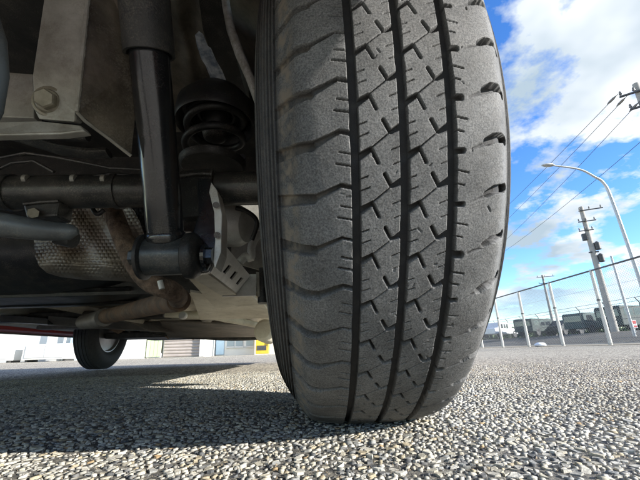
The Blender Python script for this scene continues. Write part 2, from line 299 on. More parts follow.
def make_stones():
    g = 0.0045; K = 6
    ys = np.arange(0.03, STONE_Y1, g * 0.87); pts = []
    for i, y in enumerate(ys):
        hw = 1.02 * y + 0.22
        xs = np.arange(-hw, hw, g) + (i % 2) * g / 2
        pts.append(np.stack([xs, np.full_like(xs, y)], 1))
    # regular lattice neighbours by hashing jittered points into cells
    P = np.concatenate(pts); P = P + RNG.uniform(-0.46, 0.46, P.shape) * g
    keep = RNG.random(len(P)) > 0.44; P = P[keep]
    cell = g * 1.05; ij = np.floor(P / cell).astype(int); mn = ij.min(0); ij -= mn; W = ij.max(0) + 1
    MAXC = 5; table = -np.ones((W[0] + 4, W[1] + 4, MAXC), int); cnt = np.zeros((W[0] + 4, W[1] + 4), int)
    for k, (a, b) in enumerate(ij + 2):
        c_ = cnt[a, b]
        if c_ < MAXC: table[a, b, c_] = k; cnt[a, b] += 1
    n = len(P); ang = RNG.uniform(0, 6.28, n)[:, None] + np.linspace(0, 2 * math.pi, K, endpoint=False)[None] + RNG.uniform(-0.28, 0.28, (n, K))
    U = np.stack([np.cos(ang), np.sin(ang)], -1); rr = np.full((n, K), g * 1.7)
    me_ = np.arange(n)
    for da in (-2, -1, 0, 1, 2):
        for db in (-2, -1, 0, 1, 2):
            for c_ in range(MAXC):
                j = table[ij[:, 0] + 2 + da, ij[:, 1] + 2 + db, c_]; ok = (j >= 0) & (j != me_)
                if not ok.any(): continue
                d = P[np.where(ok, j, 0)] - P; dd = (d ** 2).sum(1) / 2
                pr = np.einsum('nkd,nd->nk', U, d); lim = np.where((pr > 1e-6) & ok[:, None], dd[:, None] / np.maximum(pr, 1e-6), 1e9)
                rr = np.minimum(rr, lim)
    size = np.where(RNG.random(n) < 0.22, RNG.uniform(0.5, 0.75, n), RNG.uniform(0.90, 1.06, n))[:, None]; rr = rr * size * RNG.uniform(0.72, 1.08, (n, K))
    h = RNG.uniform(-0.0007, 0.0004, n) + np.where(RNG.random(n) < 0.05, RNG.uniform(0.0003, 0.0010, n), 0); h[RNG.random(n) < 0.07] = -0.0020; tilt = RNG.normal(0, 0.10, (n, 2))
    def ring(sc, z0, tl):
        off = U * (rr * sc)[..., None]; z = z0[:, None] + (off * tilt[:, None]).sum(-1) * tl + RNG.normal(0, 0.00018, (n, K)) * tl
        return np.concatenate([P[:, None] + off, z[..., None]], -1)
    r1 = ring(RNG.uniform(1.0, 1.16, (n, K)), np.full(n, -0.0034), 0.0); r2 = ring(RNG.uniform(0.74, 0.98, (n, K)), h, 1.0)
    V = np.concatenate([r1, r2], 1)                  # n, 2K, 3
    f = []
    for j in range(K):
        f.append((j, (j + 1) % K, (j + 1) % K + K, j + K))
    quads = np.array(f); cap = np.arange(K, 2 * K)
    pal = np.array([(0.55, 0.525, 0.455), (0.45, 0.435, 0.39), (0.48, 0.45, 0.37), (0.38, 0.375, 0.345), (0.30, 0.305, 0.30), (0.42, 0.365, 0.265), (0.20, 0.20, 0.20), (0.105, 0.11, 0.115), (0.40, 0.29, 0.17), (0.60, 0.585, 0.53)])
    pw = np.array([0.16, 0.19, 0.15, 0.15, 0.11, 0.08, 0.07, 0.05, 0.012, 0.05]); ci = RNG.choice(len(pal), n, p=pw / pw.sum())
    tint = pal[ci] * RNG.uniform(0.82, 1.12, (n, 1)) * np.array([1.02, 1.0, 0.95]) * (1 + 0.16 * np.clip(pnoise(P[:, 0] * 2.2, P[:, 1] * 2.2, 51, 4), -1, 1))[:, None]
    d = np.concatenate([P, np.zeros((n, 1))], 1) - CP; zz = d @ _fw; uu = 320 + F * (d @ _rt) / zz; vv = 240 - F * (d @ _up) / zz
    inb = (zz > 0.05) & (uu > 4) & (uu < 636) & (vv < 476)
    scr = np.where(inb, rr.mean(1) / np.maximum(zz, 0.05) ** 1.0, 0); big = np.argsort(-scr)[:300]; single = np.zeros(n, bool); single[big] = True
    rest = np.where(~single)[0]; nr = len(rest)
    base = (np.arange(nr) * 2 * K)[:, None, None]
    fq = (quads[None] + base).reshape(nr, -1); fc = (cap[None] + base[:, 0]).reshape(nr, K)
    flat = np.concatenate([fq, fc], 1).ravel(); sizes = np.tile(np.array([4] * len(quads) + [K]), nr)
    me = fastmesh('stone_aggregate', V[rest].reshape(-1, 3), flat, sizes)
    def colour(me, cols):
        a = me.color_attributes.new('tint', 'FLOAT_COLOR', 'POINT'); a.data.foreach_set('color', np.concatenate([cols, np.ones((len(cols), 1))], 1).astype(np.float32).ravel())
    colour(me, np.repeat(tint[rest], 2 * K, 0))
    so_ = link('stone_aggregate', me, 'aggregate')
    tag(so_, 'pale grey and cream stone chips packed in the coarse asphalt surface', 'gravel', kind='stuff')
    for k in big:
        m1 = bpy.data.meshes.new('stone'); m1.from_pydata((V[k] - np.array([P[k][0], P[k][1], 0])).tolist(), [], [tuple(q) for q in quads] + [tuple(cap)])
        colour(m1, np.repeat(tint[k][None], 2 * K, 0)); o = link('stone', m1, 'aggregate', ground); o.location = (P[k][0], P[k][1], 0)
make_stones()
def make_grit():
    n = 60000; y = 1.3 * np.sqrt(RNG.uniform(0.004, 1, n)); x = RNG.uniform(-1, 1, n) * (1.0 * y + 0.15)
    r = RNG.uniform(0.0007, 0.0019, n); K = 4; ang = RNG.uniform(0, 6.28, n)[:, None] + np.arange(K)[None] * 6.283 / K + RNG.uniform(-0.5, 0.5, (n, K))
    z = RNG.uniform(-0.0011, -0.0004, n)
    ring = np.stack([x[:, None] + r[:, None] * np.cos(ang), y[:, None] + r[:, None] * np.sin(ang), np.repeat((z - 0.0012)[:, None], K, 1)], -1)
    top = np.stack([x + RNG.normal(0, 0.0003, n), y + RNG.normal(0, 0.0003, n), z + r * 0.6], -1)[:, None]
    V = np.concatenate([ring, top], 1).reshape(-1, 3); b = (np.arange(n) * 5)[:, None, None]
    f = (np.array([(0, 1, 4), (1, 2, 4), (2, 3, 4), (3, 0, 4)])[None] + b).reshape(-1, 3)
    me = fastmesh('road_grit', V, f); a = me.color_attributes.new('tint', 'FLOAT_COLOR', 'POINT')
    c = np.array([(0.44, 0.41, 0.35), (0.30, 0.29, 0.27), (0.16, 0.155, 0.15), (0.36, 0.29, 0.2)])[RNG.integers(0, 4, n)] * RNG.uniform(0.7, 1.2, (n, 1))
    a.data.foreach_set('color', np.repeat(np.concatenate([c, np.ones((n, 1))], 1), 5, 0).astype(np.float32).ravel())
    tag(link('road_grit', me, 'aggregate'), 'fine sandy grit lying between the larger stone chips', 'grit', kind='stuff')
make_grit()

# ================================================================== the car
AX_Y, AX_Z, WX, TR = 0.471, 0.293, 0.058, 0.30     # rear axle line, hub height, wheel centre x, tyre radius
car = empty('parked_car', (-0.75, 0.8, 0))
tag(car, 'red car seen from under its rear end, worn tyre close up', 'car')
def part(mb, name, m, parent=None, **k):
    o = build(mb, name, m, None, **k); o.parent = parent or car
    return o
def adopt(o, parent=None):
    o.parent = parent or car; return o

# ---- rear tyre: carved rubber, one sheet with grooves, sipes and shoulder lugs
def tyre_material():
    m = bpy.data.materials.new('worn_tyre'); m.use_nodes = True; t = m.node_tree; n = t.nodes; l = t.links; p = n['Principled BSDF']
    c = n.new('ShaderNodeTexCoord'); a = n.new('ShaderNodeAttribute'); a.attribute_name = 'dirt'; s = n.new('ShaderNodeSeparateColor'); l.new(a.outputs['Color'], s.inputs[0])
    nz = n.new('ShaderNodeTexNoise'); nz.inputs['Scale'].default_value = 850; nz.inputs['Detail'].default_value = 6; nz.inputs['Roughness'].default_value = 0.7; l.new(c.outputs['Object'], nz.inputs['Vector'])
    r = n.new('ShaderNodeValToRGB'); r.color_ramp.elements[0].position = 0.36; r.color_ramp.elements[0].color = (0.058, 0.059, 0.060, 1); r.color_ramp.elements[1].position = 0.68; r.color_ramp.elements[1].color = (0.205, 0.204, 0.198, 1); l.new(nz.outputs[0], r.inputs[0])
    big = n.new('ShaderNodeTexNoise'); big.inputs['Scale'].default_value = 35; big.inputs['Detail'].default_value = 5; l.new(c.outputs['Object'], big.inputs['Vector'])
    mr = n.new('ShaderNodeMapRange'); mr.inputs[1].default_value = 0.3; mr.inputs[2].default_value = 0.7; mr.inputs[3].default_value = 0.66; mr.inputs[4].default_value = 1.22; l.new(big.outputs[0], mr.inputs[0])
    mu = n.new('ShaderNodeMix'); mu.data_type = 'RGBA'; mu.blend_type = 'MULTIPLY'; mu.inputs[0].default_value = 1; l.new(r.outputs[0], mu.inputs[6]); l.new(mr.outputs[0], mu.inputs[7])
    # darker rubber in grooves and sidewall ribs (G channel), brown dirt on the shoulder (R channel)
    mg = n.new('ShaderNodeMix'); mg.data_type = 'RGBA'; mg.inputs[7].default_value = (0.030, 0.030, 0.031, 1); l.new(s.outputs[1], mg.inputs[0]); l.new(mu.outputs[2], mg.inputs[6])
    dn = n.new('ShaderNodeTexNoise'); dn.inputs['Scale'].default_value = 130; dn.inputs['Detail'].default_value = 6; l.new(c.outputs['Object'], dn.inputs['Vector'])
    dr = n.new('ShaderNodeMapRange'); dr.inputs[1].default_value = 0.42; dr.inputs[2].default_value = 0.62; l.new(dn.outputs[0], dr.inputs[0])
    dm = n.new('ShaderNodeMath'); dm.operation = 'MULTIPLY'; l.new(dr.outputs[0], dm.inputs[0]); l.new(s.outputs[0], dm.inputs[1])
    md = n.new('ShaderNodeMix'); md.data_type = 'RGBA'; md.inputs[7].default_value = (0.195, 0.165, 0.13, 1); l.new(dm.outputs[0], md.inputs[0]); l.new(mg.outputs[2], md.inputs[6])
    l.new(md.outputs[2], p.inputs['Base Color']); p.inputs['Roughness'].default_value = 0.72; p.inputs['Specular IOR Level'].default_value = 0.35
    bp = n.new('ShaderNodeBump'); bp.inputs['Strength'].default_value = 0.7; bp.inputs['Distance'].default_value = 0.00040; l.new(nz.outputs[0], bp.inputs['Height']); l.new(bp.outputs[0], p.inputs['Normal'])
    MATS['worn_tyre'] = m
tyre_material()
PROF0 = [(0.0, 0.0), (0.02, 0.0003), (0.036, 0.0013), (0.05, 0.0032), (0.059, 0.0052), (0.0645, 0.0073), (0.0680, 0.0104), (0.0718, 0.0158), (0.0776, 0.0231), (0.0852, 0.0325), (0.0928, 0.0436), (0.0992, 0.057), (0.1018, 0.072), (0.101, 0.09), (0.094, 0.108), (0.084, 0.122), (0.078, 0.132), (0.06, 0.136)]
def spline(pts, n=4):
    P_ = np.array(pts, float); out = []
    for i in range(len(P_) - 1):
        p0, p1, p2, p3 = P_[max(i - 1, 0)], P_[i], P_[i + 1], P_[min(i + 2, len(P_) - 1)]
        if i == 0: p0 = np.array([-p2[0], p2[1]])
        for f_ in np.linspace(0, 1, n, endpoint=False):
            out.append(tuple(0.5 * ((2 * p1) + (-p0 + p2) * f_ + (2 * p0 - 5 * p1 + 4 * p2 - p3) * f_ ** 2 + (-p0 + 3 * p1 - 3 * p2 + p3) * f_ ** 3)))
    return out + [tuple(P_[-1])]
PROF = spline(PROF0)
PX = 0.000647                                   # metres of tread per photo pixel
def make_rear_tyre():
    pr = np.array(PROF); seg = np.sqrt((np.diff(pr, axis=0) ** 2).sum(1)); arc = np.concatenate([[0], np.cumsum(seg)])
    G = [-47.5 * PX, 0.0, 47.0 * PX]; GW = [4.4 * PX, 4.6 * PX, 4.9 * PX]
    s = list(np.arange(-0.079, 0.0791, 0.00052)) + list(np.arange(0.080, 0.13, 0.0012)) + list(-np.arange(0.080, 0.13, 0.0012)) + list(np.linspace(0.131, arc[-1], 24)) + list(-np.linspace(0.131, arc[-1], 24))
    for g, hw in zip(G, GW):
        for sd in (-1, 1): s += [g + sd * (hw - 0.0002), g + sd * (hw + 0.0002)]
    s = np.unique(np.round(s, 6))
    th_f = np.radians(np.arange(-97, 12, 0.1)); th_c = np.radians(np.arange(13, 262, 1.5)); th = np.concatenate([th_f, th_c])
    S, T = np.meshgrid(s, th); A = np.abs(S)
    x = np.interp(A, arc, pr[:, 0]) * np.sign(S); drop = np.interp(A, arc, pr[:, 1])
    NP = 56; carve_w = 0.62; PITCH = 2 * math.pi / NP; T0 = TYRE_T0
    v = -(T - T0) / PITCH; ph = v - np.floor(v)      # 0..1 downward
    VL = TR * PITCH                                  # metres per pitch
    sp = x / PX + 0.0; PXV = VL / 53.5
    wob = 0.55 * pnoise(x * 60, T * TR * 60, 3, 3)
    worn = np.clip(0.72 + 0.55 * pnoise(x * 14, T * TR * 14, 17, 2), 0.12, 1.0)
    dep = np.zeros_like(x); cut_mask = np.zeros_like(x)
    # small cuts and scuffs of a used tread
    def carve(dist, w_, d_, soft=0.7):
        nonlocal dep, cut_mask
        if d_ <= 0.003: d_ = d_ * worn
        k = np.clip((w_ - dist) / soft + 0.5, 0, 1); k = k * k * (3 - 2 * k)
        dep = np.maximum(dep, k * d_); cut_mask = np.maximum(cut_mask, k)
    def seg_d(a, b, wa=0, wb=0, ww=0.5):
        best = None
        for sh in (-53.5, 0, 53.5):
            ay, by = a[1] + sh, b[1] + sh; ex, ey = b[0] - a[0], by - ay
            py = ph * 53.5; tt = np.clip(((sp - a[0]) * ex + (py - ay) * ey) / (ex * ex + ey * ey), 0, 1)
            d_ = np.hypot(sp - a[0] - tt * ex, py - ay - tt * ey) - (wa + (wb - wa) * tt) + wob * ww
            best = d_ if best is None else np.minimum(best, d_)
        return best
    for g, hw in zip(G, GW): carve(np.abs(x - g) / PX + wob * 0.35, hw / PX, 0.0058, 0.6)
    for ox, oy in ((0, 0), (46.5, 1.0)):
        carve(seg_d((-46 + ox, 9 + oy), (-33.5 + ox, 1.5 + oy), 3.6, 2.3), 0, 0.0048)
        carve(seg_d((-32.5 + ox, 0 + oy), (-26 + ox, 15 + oy), ww=0.2), 1.25, 0.0042)
        carve(seg_d((-4 + ox, -20 + oy), (-12.5 + ox, -15.5 + oy), 3.3, 2.0), 0, 0.0048)
        carve(seg_d((-13.75 + ox, -15 + oy), (-20 + ox, -27.5 + oy), ww=0.2), 1.45, 0.0042)
        carve(seg_d((-13.75 + ox, -15 + oy), (-32.5 + ox, 0 + oy), ww=0.15), 0.4, 0.003, 0.6)
        for a, b in (((-45, -23), (-36, -26)), ((-45, -11), (-34.5, -15)), ((-13, 2.5), (-4, -1)), ((-11, 16.5), (-4, 14))):
            carve(seg_d((a[0] + ox, a[1] + oy), (b[0] + ox, b[1] + oy), ww=0.05), 0.42, 0.0028, 0.5)
    rj = np.random.default_rng(21).normal(0, 1, (4, 80)); ip = np.clip(np.floor(v).astype(int) % 80, 0, 79); rough_ = pnoise(x * 230, T * TR * 230, 13, 3)
    wob_keep = wob; wob = wob * 0.9 + 0.3 * rough_ + 0.8 * rj[0][ip]
    # right shoulder
    carve(seg_d((50, 5), (57.5, 5), 3.2, 3.0), 0, 0.0045)
    carve(seg_d((50, -29.5), (63, -26.5), ww=0.15), 0.6, 0.003); carve(seg_d((50, -16), (58.5, -14), ww=0.15), 0.6, 0.003)
    carve(seg_d((84, -4.5), (92, -8.5), 3.8, 4.6), 0, 0.0068); carve(seg_d((92, -8.5), (112, -10), 4.4, 5.2), 0, 0.0066)
    carve(seg_d((66, 4), (84, -3), 0.3, 2.0), 0, 0.0012, 2.5)
    # left shoulder
    carve(seg_d((-50, -15), (-62, -18), 2.0, 1.8), 0, 0.0040)
    carve(seg_d((-62, -18), (-90, -5), 1.8, 3.4), 0, 0.0036, 1.3)
    carve(seg_d((-90, -5), (-126, -3), 5.0, 7.4), 0, 0.0064, 1.2)
    carve(seg_d((-63, 2.5), (-52, 5), ww=0.15), 0.6, 0.003); carve(seg_d((-66, 14), (-52, 17), ww=0.15), 0.75, 0.003)
    wob = wob_keep
    rc = np.random.default_rng(5)
    for _ in range(70):
        t_, sx_ = rc.uniform(-1.45, 0.1), rc.uniform(-100, 98); ln, a_ = rc.uniform(1.5, 6), rc.uniform(0, 3.14); w_ = rc.uniform(0.25, 0.8)
        yy_ = -(T - t_) * TR / PX; dx, dy = math.cos(a_) * ln, math.sin(a_) * ln
        msk = (np.abs(sp - sx_) < 9) & (np.abs(yy_) < 9)
        if not msk.any(): continue
        tt = np.clip(((sp[msk] - sx_) * dx + yy_[msk] * dy) / (dx * dx + dy * dy), 0, 1); d_ = np.hypot(sp[msk] - sx_ - tt * dx, yy_[msk] - tt * dy)
        dep[msk] = np.maximum(dep[msk], 0.0009 * np.clip((w_ - d_) / 0.5 + 0.5, 0, 1))
    # sidewall: circumferential ribs, relief of worn rubber
    k = np.clip((A - 0.086) / 0.003, 0, 1) * np.clip((0.128 - A) / 0.004, 0, 1)
    fade = np.clip((0.094 - A) / 0.006, 0, 1); dep = dep * np.where(A > 0.079, fade, 1); cut_mask = cut_mask * np.where(A > 0.079, fade, 1)
    rib = (0.5 + 0.5 * np.clip(np.sin(A / 0.0050 * 2 * math.pi) * 2.2, -1, 1)) * 0.0024 * k
    dep = dep + rib
    dep = dep + 0.00006 * pnoise(x * 25, T * TR * 25, 5, 4) + 0.00003 * pnoise(x * 160, T * TR * 160, 6, 2)
    # chipped, feathered block edges at the shoulders
    dep = dep + 0.0009 * np.clip(1 - np.abs(A - 0.071) / 0.006, 0, 1) * np.clip(pnoise(x * 40, T * TR * 70, 9, 3), -0.2, 1)
    r = TR - drop - np.clip(dep, -0.001, 0.02) * np.where(A < 0.14, 1, 0)
    yy = -r * np.cos(T); zz = r * np.sin(T)
    # camber, then sit on the road: flatten the contact patch and bulge the wall above it
    cb = R(1.0); X = x * math.cos(cb) - zz * math.sin(cb); Z = x * math.sin(cb) + zz * math.cos(cb)
    floor = 0.0016 - AX_Z + 0.0006 * pnoise(x * 50, T * TR * 50, 11, 2)
    near = np.clip((-Z - 0.17) / 0.11, 0, 1); X = X + np.sign(x) * near ** 2 * 0.003 * np.clip(A / 0.08, 0, 1) ** 3 * np.clip((0.16 - A) / 0.06, 0, 1) * np.clip(np.cos((T + math.pi / 2)), 0, 1) ** 6
    Z = np.maximum(Z, floor - 0)
    V = np.stack([X, yy, Z], -1)
    o = gridmesh('tyre', V, 'worn_tyre', None, False, True)
    # mud and dust that sticks to the inner shoulder and lies in its lugs; darker rubber inside the cuts and ribs
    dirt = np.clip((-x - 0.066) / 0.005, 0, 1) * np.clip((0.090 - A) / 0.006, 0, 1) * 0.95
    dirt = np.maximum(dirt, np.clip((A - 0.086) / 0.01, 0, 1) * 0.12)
    dirt = np.maximum(dirt, np.clip(-sp - 66, 0, 10) / 10 * cut_mask * 0.2); dirt = np.maximum(dirt, 0.05)
    dark_mix = cut_mask * np.where(sp < -66, 0.75, 1.0); dark_mix = np.maximum(dark_mix, np.clip(rib / 0.0024, 0, 1) * 0.85); dark_mix = np.maximum(dark_mix, 0.62 * np.clip((A - 0.084) / 0.004, 0, 1))
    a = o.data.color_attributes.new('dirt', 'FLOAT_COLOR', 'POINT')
    a.data.foreach_set('color', np.stack([dirt, dark_mix, 0 * dark_mix, 0 * dark_mix + 1], -1).astype(np.float32).ravel())
    return o
# phase of the tread pattern so that a chevron apex sits where the photograph shows one
_best = min(np.radians(np.arange(-60, 40, 0.1)), key=lambda t: abs(proj((WX - 0.021, AX_Y - TR * math.cos(t), AX_Z + TR * math.sin(t)))[1] - 147.5) + (0 if t < 0.4 else 1e3))
TYRE_T0 = _best
wheel = empty('wheel', (WX, AX_Y, AX_Z), None); wheel.parent = car
wheel.matrix_parent_inverse.identity()
CARLOC = np.array([-0.75, 0.8, 0.0])
wheel.location = np.array([WX, AX_Y, AX_Z]) - CARLOC
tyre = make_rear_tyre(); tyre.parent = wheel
tyre['label'] = 'worn black tyre with zigzag tread blocks and brown dirt on its inner shoulder'
def rim_mesh(sx):
    mb = MB(); mb.lathe((-0.075, 0, 0), (0.075, 0, 0), [(0.0, 0.172), (0.006, 0.174), (0.012, 0.160), (0.045, 0.150), (0.10, 0.150), (0.138, 0.160), (0.144, 0.174), (0.150, 0.172), (0.149, 0.160), (0.125, 0.150), (0.118, 0.09), (0.130, 0.05), (0.130, 0.0005)], 48)
    return mb
rim = build(rim_mesh(1), 'rim', 'grey_metal'); rim.parent = wheel
drum = build(MB().lathe((-0.10, 0, 0), (0.0, 0, 0), [(0, 0.11), (0.008, 0.122), (0.02, 0.124), (0.09, 0.124), (0.1, 0.11)], 40), 'brake_drum', 'rust_dark'); drum.parent = wheel

# everything below is laid out in world space; parts are shifted into the car's frame once at the end
def cyl_between(a, b, r, n=24): return MB().tube([a, b], r, n)

def smooth_path_px(q): return smooth_path([at(*t) for t in q], 16)
def weld(pts, r_, n=60):
    P_ = smooth_path(pts, n); return MB().tube(P_, [r_ * (1 + 0.12 * math.sin(i * 1.9) + 0.10 * math.sin(i * 0.7)) for i in range(n)], 8)
# ---- rear axle and its fittings
ax0 = at(-70, 201, AX_Y); ax1 = at(262, 182, AX_Y); ax1[2] = ax0[2] = (ax0[2] + ax1[2]) / 2
axle = part(MB().tube([ax0 + np.array([-0.9, 0, 0]), ax0, ax1, ax1 + np.array([0.03, 0, 0])], [0.0245, 0.0245, 0.0245, 0.0245], 28), 'axle_beam', 'axle_paint')
for px in (118, 12):
    c = at(px, 195, AX_Y); c[2] = ax0[2]
    b = part(MB().tube([c - np.array([0.004, 0, 0]), c + np.array([0.004, 0, 0])], 0.0268, 28), 'axle_band', 'axle_paint'); b.parent = axle
# bracket on the axle (small cast lump with a bolt) left of the heat shield
p0 = at(30, 210, 0.44)
part(MB().plate([at(22, 203, 0.452), at(60, 200, 0.452), at(57, 216, 0.452), at(26, 218, 0.452)], (0, 0.03, 0)), 'axle_bracket', 'axle_paint', smooth=False, bevel=0.003)
part(MB().tube([at(33, 213, 0.44), at(33, 213, 0.46)], 0.007, 6), 'bracket_bolt', 'bolt_steel', smooth=False)
# stabiliser arm: grey tapered bar with a rounded end
P = [at(-40, 218, 0.36), at(10, 226, 0.37), at(45, 231, 0.385), at(70, 232, 0.39), at(78, 231, 0.392)]
part(MB().tube(P, [0.0135, 0.0132, 0.0115, 0.0095, 0.004], 24), 'stabiliser_arm', 'grey_metal')
part(MB().tube([at(58, 236, 0.40), at(74, 240, 0.40)], 0.010, 18), 'arm_bushing', 'rubber')
# brake pipes along the axle
for k, (a, b) in enumerate((([(-10, 160), (25, 153), (60, 158), (110, 168), (150, 170)], 0.445), ([(-10, 173), (12, 163), (34, 161), (54, 172)], 0.44))):
    part(MB().tube([at(x, y, b) for x, y in a], 0.0022, 8), 'brake_pipe', 'axle_paint')

# hose clipped along the axle, weld beads, hanger with rubber, bulkhead pressings and studs
part(MB().tube([at(x, y, 0.455) for x, y in ((-10, 182), (30, 178), (70, 180), (112, 174), (140, 177))], 0.0032, 8), 'brake_hose', 'rubber')
for px in (26, 74, 104):
    part(MB().tube([at(px - 2, 179, 0.45), at(px + 2, 179, 0.45)], 0.0062, 10), 'pipe_clip', 'dusty_steel')
for (xa, xb, yy_) in ((40, 150, 232), (20, 130, 222)):
    part(MB().tube([at(xa - 60, yy_ - 2, 0.86), at(xb, yy_, 0.86)], 0.010, 10), 'pressed_rib', 'floor_dark')
part(MB().tube(smooth_path_px([(96, 196, 0.5), (92, 206, 0.5), (97, 214, 0.5), (104, 210, 0.5)]), 0.0035, 10), 'exhaust_hanger', 'rubber')
# ---- shock absorber
s_top, s_bot = at(141, -40, 0.27), at(166, 236, 0.405)
d = (s_bot - s_top) / np.linalg.norm(s_bot - s_top)
edge = at(146, 57, 0.318)
tE = float((edge - s_top) @ d); Ls = float(np.linalg.norm(s_bot - s_top))
shock = empty('shock_absorber', tuple(s_bot)); shock.parent = car; shock['label'] = 'black telescopic shock absorber with dull grey dust cover'
o = build(MB().lathe(s_top, s_bot, [(0.0, 0.0262), (tE - 0.003, 0.0266), (tE, 0.0266), (tE, 0.0235), (tE - 0.004, 0.022)], 40), 'dust_cover', 'dust_cover'); o.parent = shock
o = build(MB().lathe(s_top, s_bot, [(tE - 0.02, 0.0208), (tE + 0.03, 0.0210), (Ls - 0.05, 0.0212), (Ls - 0.012, 0.0212), (Ls - 0.006, 0.0205), (Ls - 0.003, 0.0225), (Ls + 0.004, 0.0225), (Ls + 0.010, 0.018), (Ls + 0.016, 0.008)], 40), 'damper_body', 'black_paint'); o.parent = shock
a, b = at(146, 257, 0.41), at(188, 256, 0.41); a[2] = b[2]; ex = np.array([1.0, 0, 0])
o = build(MB().tube([a, b], 0.0225, 32), 'mounting_eye', 'bushing'); o.parent = shock
o = build(MB().lathe(a - ex * 0.006, b + ex * 0.012, [(0, 0.02), (0.002, 0.027), (0.006, 0.0275), (0.008, 0.024)], 32), 'rubber_bush', 'rubber'); o.parent = shock
o = build(MB().lathe(b - ex * 0.003, b + ex * 0.03, [(0, 0.024), (0.002, 0.0275), (0.010, 0.0285), (0.014, 0.026), (0.018, 0.020)], 32), 'rubber_bush', 'rubber'); o.parent = shock
o = build(MB().tube([a - ex * 0.018, a - ex * 0.005], 0.0095, 6), 'mounting_nut', 'bushing', smooth=False); o.parent = shock
o = build(MB().tube([b + ex * 0.018, b + ex * 0.022], 0.014, 20).tube([b + ex * 0.022, b + ex * 0.030], 0.0100, 6), 'mounting_bolt', 'black_paint', smooth=False); o.parent = shock
# bracket from axle down to the damper eye
brk = part(MB().plate([at(196, 178, 0.42), at(211, 178, 0.42), at(221, 205, 0.42), at(219, 250, 0.42), at(208, 272, 0.42), at(188, 275, 0.42), at(186, 250, 0.42), at(198, 215, 0.42)], (0, 0.012, 0)), 'damper_bracket', 'black_paint', smooth=False, bevel=0.002)
part(MB().plate([at(211, 182, 0.412), at(217, 190, 0.412), at(222, 214, 0.412), at(221, 252, 0.412), at(215, 268, 0.412), at(213, 262, 0.412), at(215, 240, 0.412), at(214, 212, 0.412), at(209, 192, 0.412)], (0, 0.03, 0)), 'bracket_flange', 'silver', smooth=False, bevel=0.001).parent = brk
for q in ((216, 205), (217, 235)):
    part(MB().tube([at(*q, 0.405), at(*q, 0.42)], 0.004, 12), 'bracket_rivet', 'black_paint').parent = brk
part(weld([at(180, 176, 0.437), at(196, 174, 0.437), at(212, 174, 0.437)], 0.0028, 30), 'weld_bead', 'axle_paint')
part(weld([at(24, 204, 0.45), at(42, 202, 0.45), at(59, 201, 0.45)], 0.0024, 26), 'weld_bead', 'axle_paint')
part(weld([at(170, 176, 0.442), at(172, 190, 0.442), at(171, 206, 0.447)], 0.0024, 26), 'weld_bead', 'axle_paint')
part(MB().plate([at(178, 170, 0.44), at(213, 168, 0.44), at(208, 215, 0.44), at(180, 218, 0.44)], (0, 0.02, 0)), 'axle_plate', 'black_dull', smooth=False, bevel=0.003)

# ---- coil spring with rubber top seat, standing on the axle
sc_ = at(216, 124, 0.49); zc = sc_[2]; zs = at(214, 156, 0.47)[2]
spring = empty('coil_spring', (sc_[0], sc_[1], zs)); spring.parent = car; spring['label'] = 'black coil spring between axle seat and hollow rubber upper cup'
UPV = np.array([0, 0, 1.0])
P = []
for i in range(120):
    t = i / 119 * 2.6 * 2 * math.pi; P.append((sc_[0] + 0.044 * math.cos(t), sc_[1] + 0.044 * math.sin(t), zs + 0.010 + (zc + 0.02 - zs) * i / 119))
o = build(MB().tube(P, 0.0058, 10), 'coil', 'rubber'); o.parent = spring
o = build(MB()._lathe(np.array([sc_[0], sc_[1], zs - 0.010]), UPV, [(0, 0.02), (0.0, 0.046), (0.004, 0.050), (0.010, 0.051), (0.012, 0.044), (0.009, 0.02)], 40), 'spring_seat', 'black_dull'); o.parent = spring
o = build(MB()._lathe(np.array([sc_[0], sc_[1], zc]), UPV, [(0.055, 0.004), (0.052, 0.045), (0.03, 0.062), (0.0, 0.0645), (-0.004, 0.062), (0.0, 0.0575), (0.022, 0.054), (0.024, 0.047), (0.010, 0.0455), (0.008, 0.042), (0.024, 0.0385), (0.028, 0.031), (0.014, 0.0295), (0.014, 0.026), (0.032, 0.022), (0.034, 0.004)], 48), 'rubber_cup', 'rubber'); o.parent = spring
o = build(MB()._lathe(np.array([sc_[0], sc_[1], zc - 0.03]), UPV, [(0, 0.012), (0.004, 0.018), (0.014, 0.021), (0.024, 0.017), (0.034, 0.022), (0.06, 0.02)], 28), 'bump_stop', 'black_dull'); o.parent = spring

# ---- chassis bracket with the big flange bolt
YB = 0.30
pl = [at(50, -45, YB - 0.03), at(92, -45, YB - 0.03), at(77, 113, YB), at(74, 122, YB), at(38, 119, YB), at(33, 108, YB), at(34, 76, YB - 0.01)]
chas = part(MB().plate(pl, (0, 0.012, 0.006)), 'chassis_bracket', 'dusty_steel', smooth=False, bevel=0.002)
part(MB().add([at(93, -45, YB - 0.031), at(140, -45, YB - 0.02), at(141, 60, YB + 0.02), at(131, 156, YB + 0.045), at(85, 121, YB + 0.008), at(78, 112, YB - 0.002)], [(0, 1, 2, 5), (5, 2, 3, 4)]), 'bracket_side', 'brown_steel', smooth=False).parent = chas
part(MB().tube([at(77, 112, YB - 0.004), at(85, 121, YB + 0.006), at(108, 138, YB + 0.024), at(131, 156, YB + 0.043)], 0.0018, 8), 'folded_edge', 'dusty_steel').parent = chas
part(weld([at(92, -45, YB - 0.034), at(85, 30, YB - 0.019), at(77, 112, YB - 0.004)], 0.0022, 90), 'weld_bead', 'dusty_steel').parent = chas
bc = at(51, 103, YB); out = np.array([0.22, -1.0, -0.35]); out /= np.linalg.norm(out)
bolt = part(MB()._lathe(bc + out * 0.002, out, [(-0.003, 0.0150), (0.0018, 0.0156), (0.0032, 0.0148), (0.0036, 0.0128), (0.0030, 0.0118), (0.0050, 0.0112), (0.0056, 0.0105)], 36), 'flange_bolt', 'bolt_steel')
